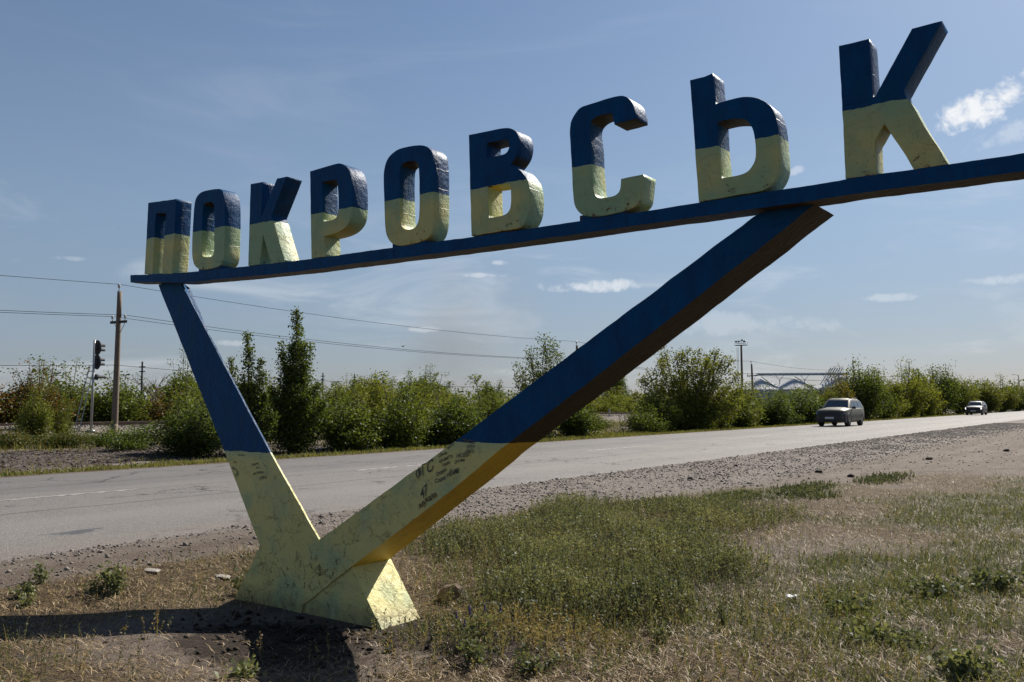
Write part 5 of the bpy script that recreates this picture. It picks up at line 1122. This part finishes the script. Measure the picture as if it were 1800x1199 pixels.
weed_plant(-7.45, 3.45, .16, .28, 'low sprawling plant near the left edge by the dirt shoulder', 3, .03, 220)
weed_plant(-7.20, 3.35, .13, .16, 'short leafy sprig left of the plant shadow', 13, .03, 120)
weed_plant(-6.42, 4.78, .26, .22, 'dry brownish sprig against the left slope of the pedestal', 4, .032, 150, tintc=.3, autumn=.5)
weed_plant(-3.72, 4.62, .30, .44, 'grey-green plant with dull purple flower spikes right of the sign foot', 5, .026, 420, flower=M_purple)
weed_plant(-3.45, 4.30, .22, .34, 'dark leafy plant in front of the purple-flowered one', 6, .03, 320, tintc=.25)
weed_plant(-4.42, 3.33, .07, .26, 'pale grey-green rosette at the bottom edge between the two shadows', 7, .04, 160, True, tintc=.85)
weed_plant(-4.36, 5.15, .05, .20, 'little weed at the right corner of the pedestal', 8, .02, 110)
weed_plant(-3.05, 4.35, .14, .40, 'dark low weed at the bottom edge under the tall weeds', 14, .03, 300, tintc=.2)
weed_plant(-1.56, 7.96, .15, .62, 'leafy bindweed clump at the right, nearer of the two large ones', 9, .042, 620, True, tintc=.25, name='weed_clump')
weed_plant(-1.18, 8.62, .17, .80, 'large leafy weed clump at the right edge', 10, .042, 900, True, tintc=.28, name='weed_clump')
weed_plant(-1.95, 7.02, .11, .58, 'low leafy clump below the bindweed at the right', 11, .038, 520, True, tintc=.3, name='weed_clump')
weed_plant(-1.55, 6.35, .10, .75, 'flat grey-green clump in the lower right', 15, .036, 700, True, tintc=.5, name='weed_clump')
weed_plant(-2.55, 6.0, .26, .12, 'thin dark stalk standing in the straw, lower middle right', 16, .02, 60, tintc=.2)
weed_plant(-2.75, 5.4, .20, .20, 'small dark weed beside the straw at the bottom', 17, .028, 150, tintc=.2)
weed_plant(-.95, 5.75, .20, .45, 'tuft of rank green blades at the bottom right corner', 18, .05, 300, tintc=.6)

# stones, litter, clods
M_rock = simple('earth_stained_stone', (0.13, 0.095, 0.065), .95, var=.4, scale=9, bump=.02)
M_lime = simple('pale_limestone', (0.27, 0.245, 0.215), .9, var=.25, scale=9, bump=.01)
M_clod = simple('dark_earth', (0.035, 0.024, 0.018), .95, var=.4, scale=12, bump=.02)
def stone(x, y, s, label, mat, seed, name='stone', cat='stone', sink=.2):
    bm = bmesh.new(); bmesh.ops.create_icosphere(bm, subdivisions=3, radius=1)
    for v in bm.verts:
        d = noise.noise(v.co * 1.1 + Vector((seed * 5, 0, 0))) * .42 + noise.noise(v.co * 3 + Vector((seed * 5, 0, 0))) * .16; v.co *= 1 + d
        v.co = Vector((v.co.x * s[0], v.co.y * s[1], v.co.z * s[2]))
    me = bpy.data.meshes.new(name); bm.to_mesh(me); bm.free(); me.materials.append(mat)
    return tag(link(name, me, loc=(x, y, gzf(x, y) + s[2] * (1 - sink) * .6)), label, cat)
stone(-4.76, 5.62, (.11, .09, .085), 'brown earth-stained rock just right of the pedestal', M_rock, 1)
stone(-4.30, 5.62, (.10, .05, .03), 'flat grey stone behind the right corner of the pedestal', M_lime, 2)
stone(-8.42, 3.55, (.055, .045, .035), 'grey cobble on the dirt shoulder near the left edge', M_lime, 3)
stone(-7.55, 4.62, (.12, .05, .012), 'pale flat stone on the dirt beside the bushy plant', M_lime, 4)
stone(-7.0, 5.0, (.10, .05, .012), 'pale flat stone on the dirt left of the sign leg', M_lime, 5)
stone(-6.6, 2.55, (.08, .035, .02), 'dark slab half buried at the bottom left', M_clod, 6)
for i, (x, y, s) in enumerate(((-7.6, 16.4, .06), (-6.3, 20.5, .085), (-5.4, 19.8, .075), (-8.1, 20.0, .05), (-5.2, 27.0, .09), (-4.0, 33.0, .10))):
    stone(x, y, (s, s * .8, s * .55), ('dark clod lying on the gravel, nearest the grass mat', 'dark clod on the bare dirt right of the road', 'dark lump on the dirt behind the second grass mat', 'small dark lump close to the asphalt edge', 'dark clod on the far dirt at the right', 'farthest dark clod on the dirt at the right')[i], M_clod, 20 + i, 'clod', 'clod')
rc = np.random.default_rng(6)
nC = 900; X = -5.0 + rc.normal(0, .75, nC); Y = 4.15 + rc.normal(0, .42, nC); k = (rc.random(nC) < blob(X, Y, -4.8, 4.1, 1.0, .65)) & ~((Y > 4.6) & (np.abs(X + 5.32) < .9)); X, Y = X[k], Y[k]
pebbles('earth_clods', X, Y, np.clip(np.exp(rc.normal(-4.3, .5, len(X))), .006, .05), stone_material('dug_earth', (0.016, 0.011, 0.008), (0.070, 0.048, 0.032)), rc, 'crumbled dark earth dug up in front of the pedestal', 'earth')
M_paper = simple('white_litter', (0.62, 0.66, 0.68), .6)
V = []; rp = random.Random(3)
for j in range(5):
    for i in range(6): V.append(((i - 2.5) * .017, (j - 2) * .016, .012 + rp.uniform(0, .022)))
F = [(j * 6 + i, j * 6 + i + 1, (j + 1) * 6 + i + 1, (j + 1) * 6 + i) for j in range(4) for i in range(5)]
lt = link('litter', mesh('litter', V, F, M_paper), loc=(-2.43, 7.10, gzf(-2.43, 7.1) + .02), rot=(0, 0, .4)); tag(lt, 'crumpled white scrap of litter in the grass at lower right', 'litter')
# the small bird over the hedge
Mb = simple('dark_feathers', (0.03, 0.03, 0.03), .8); bd = thing('bird', 'small dark bird flying over the bushes right of the tallest shrub', 'bird', (-31.5, 33.2, 4.65), .6)
MB().lathe((0, 0, 0), [(.005, -.13), (.035, -.05), (.045, .02), (.03, .08), (.006, .13)], 8, 'Y').obj('body', Mb, bd)
for s in (-1, 1): MB().add([(0, .05, .01), (0, -.06, .01), (s * .13, -.05, .06), (s * .15, .03, .06), (s * .28, -.04, .02), (0, 0, .025)], [(0, 5, 3), (5, 1, 2, 3), (2, 4, 3)]).obj('wing', Mb, bd)

# drifting smoke far beyond the hedge
def smoke():
    m_ = bpy.data.materials.new('thin_grey_smoke'); m_.use_nodes = True; t = m_.node_tree; t.nodes.clear(); N = NT(t)
    p = N.n('ShaderNodeTexCoord').outputs['Object']; x, y, z = N.xyz(p)
    # plume leans and spreads: object is a box of half sizes 1
    h = N.m('MULTIPLY', N.m('ADD', z, 1.0), .5)
    wob = N.m('MULTIPLY', N.m('SUBTRACT', N.noise(N.comb(0.0, 0.0, z), 1.4, 3), .5), .7)
    rad = N.m('ADD', .62, N.m('MULTIPLY', h, -.28)); dx = N.m('DIVIDE', N.m('ADD', x, wob), rad); dy = N.m('DIVIDE', y, .8)
    rr = N.m('ADD', N.m('MULTIPLY', dx, dx), N.m('MULTIPLY', dy, dy)); fall = N.ramp(rr, 1.0, .0)
    nn_ = N.ramp(N.noise(N.vm('ADD', p, (3.1, 0, 1.2)), 1.7, 5, .6, .6), .36, .72)
    top_ = N.ramp(h, 1.0, .35); d = N.m('MULTIPLY', N.m('MULTIPLY', fall, nn_), top_)
    v = N.n('ShaderNodeVolumePrincipled'); v.inputs['Color'].default_value = (.40, .41, .42, 1); N.put(v.inputs['Density'], N.m('MULTIPLY', d, .012)); v.inputs['Anisotropy'].default_value = .2
    o = N.n('ShaderNodeOutputMaterial'); t.links.new(v.outputs[0], o.inputs['Volume']); return m_
dd = Vector((-0.6168, 0.7838, 0)).normalized() * 700; mb = MB().box((0, 0, 0), (2, 2, 2))
sm = link('smoke', mb.mesh('smoke', smoke()), loc=(dd.x, dd.y, 76), rot=(0, 0, R(38.2)), scale=(135, 70, 80)); tag(sm, 'thin grey smoke drifting up beyond the hedge between the sign legs', 'smoke', kind='stuff')
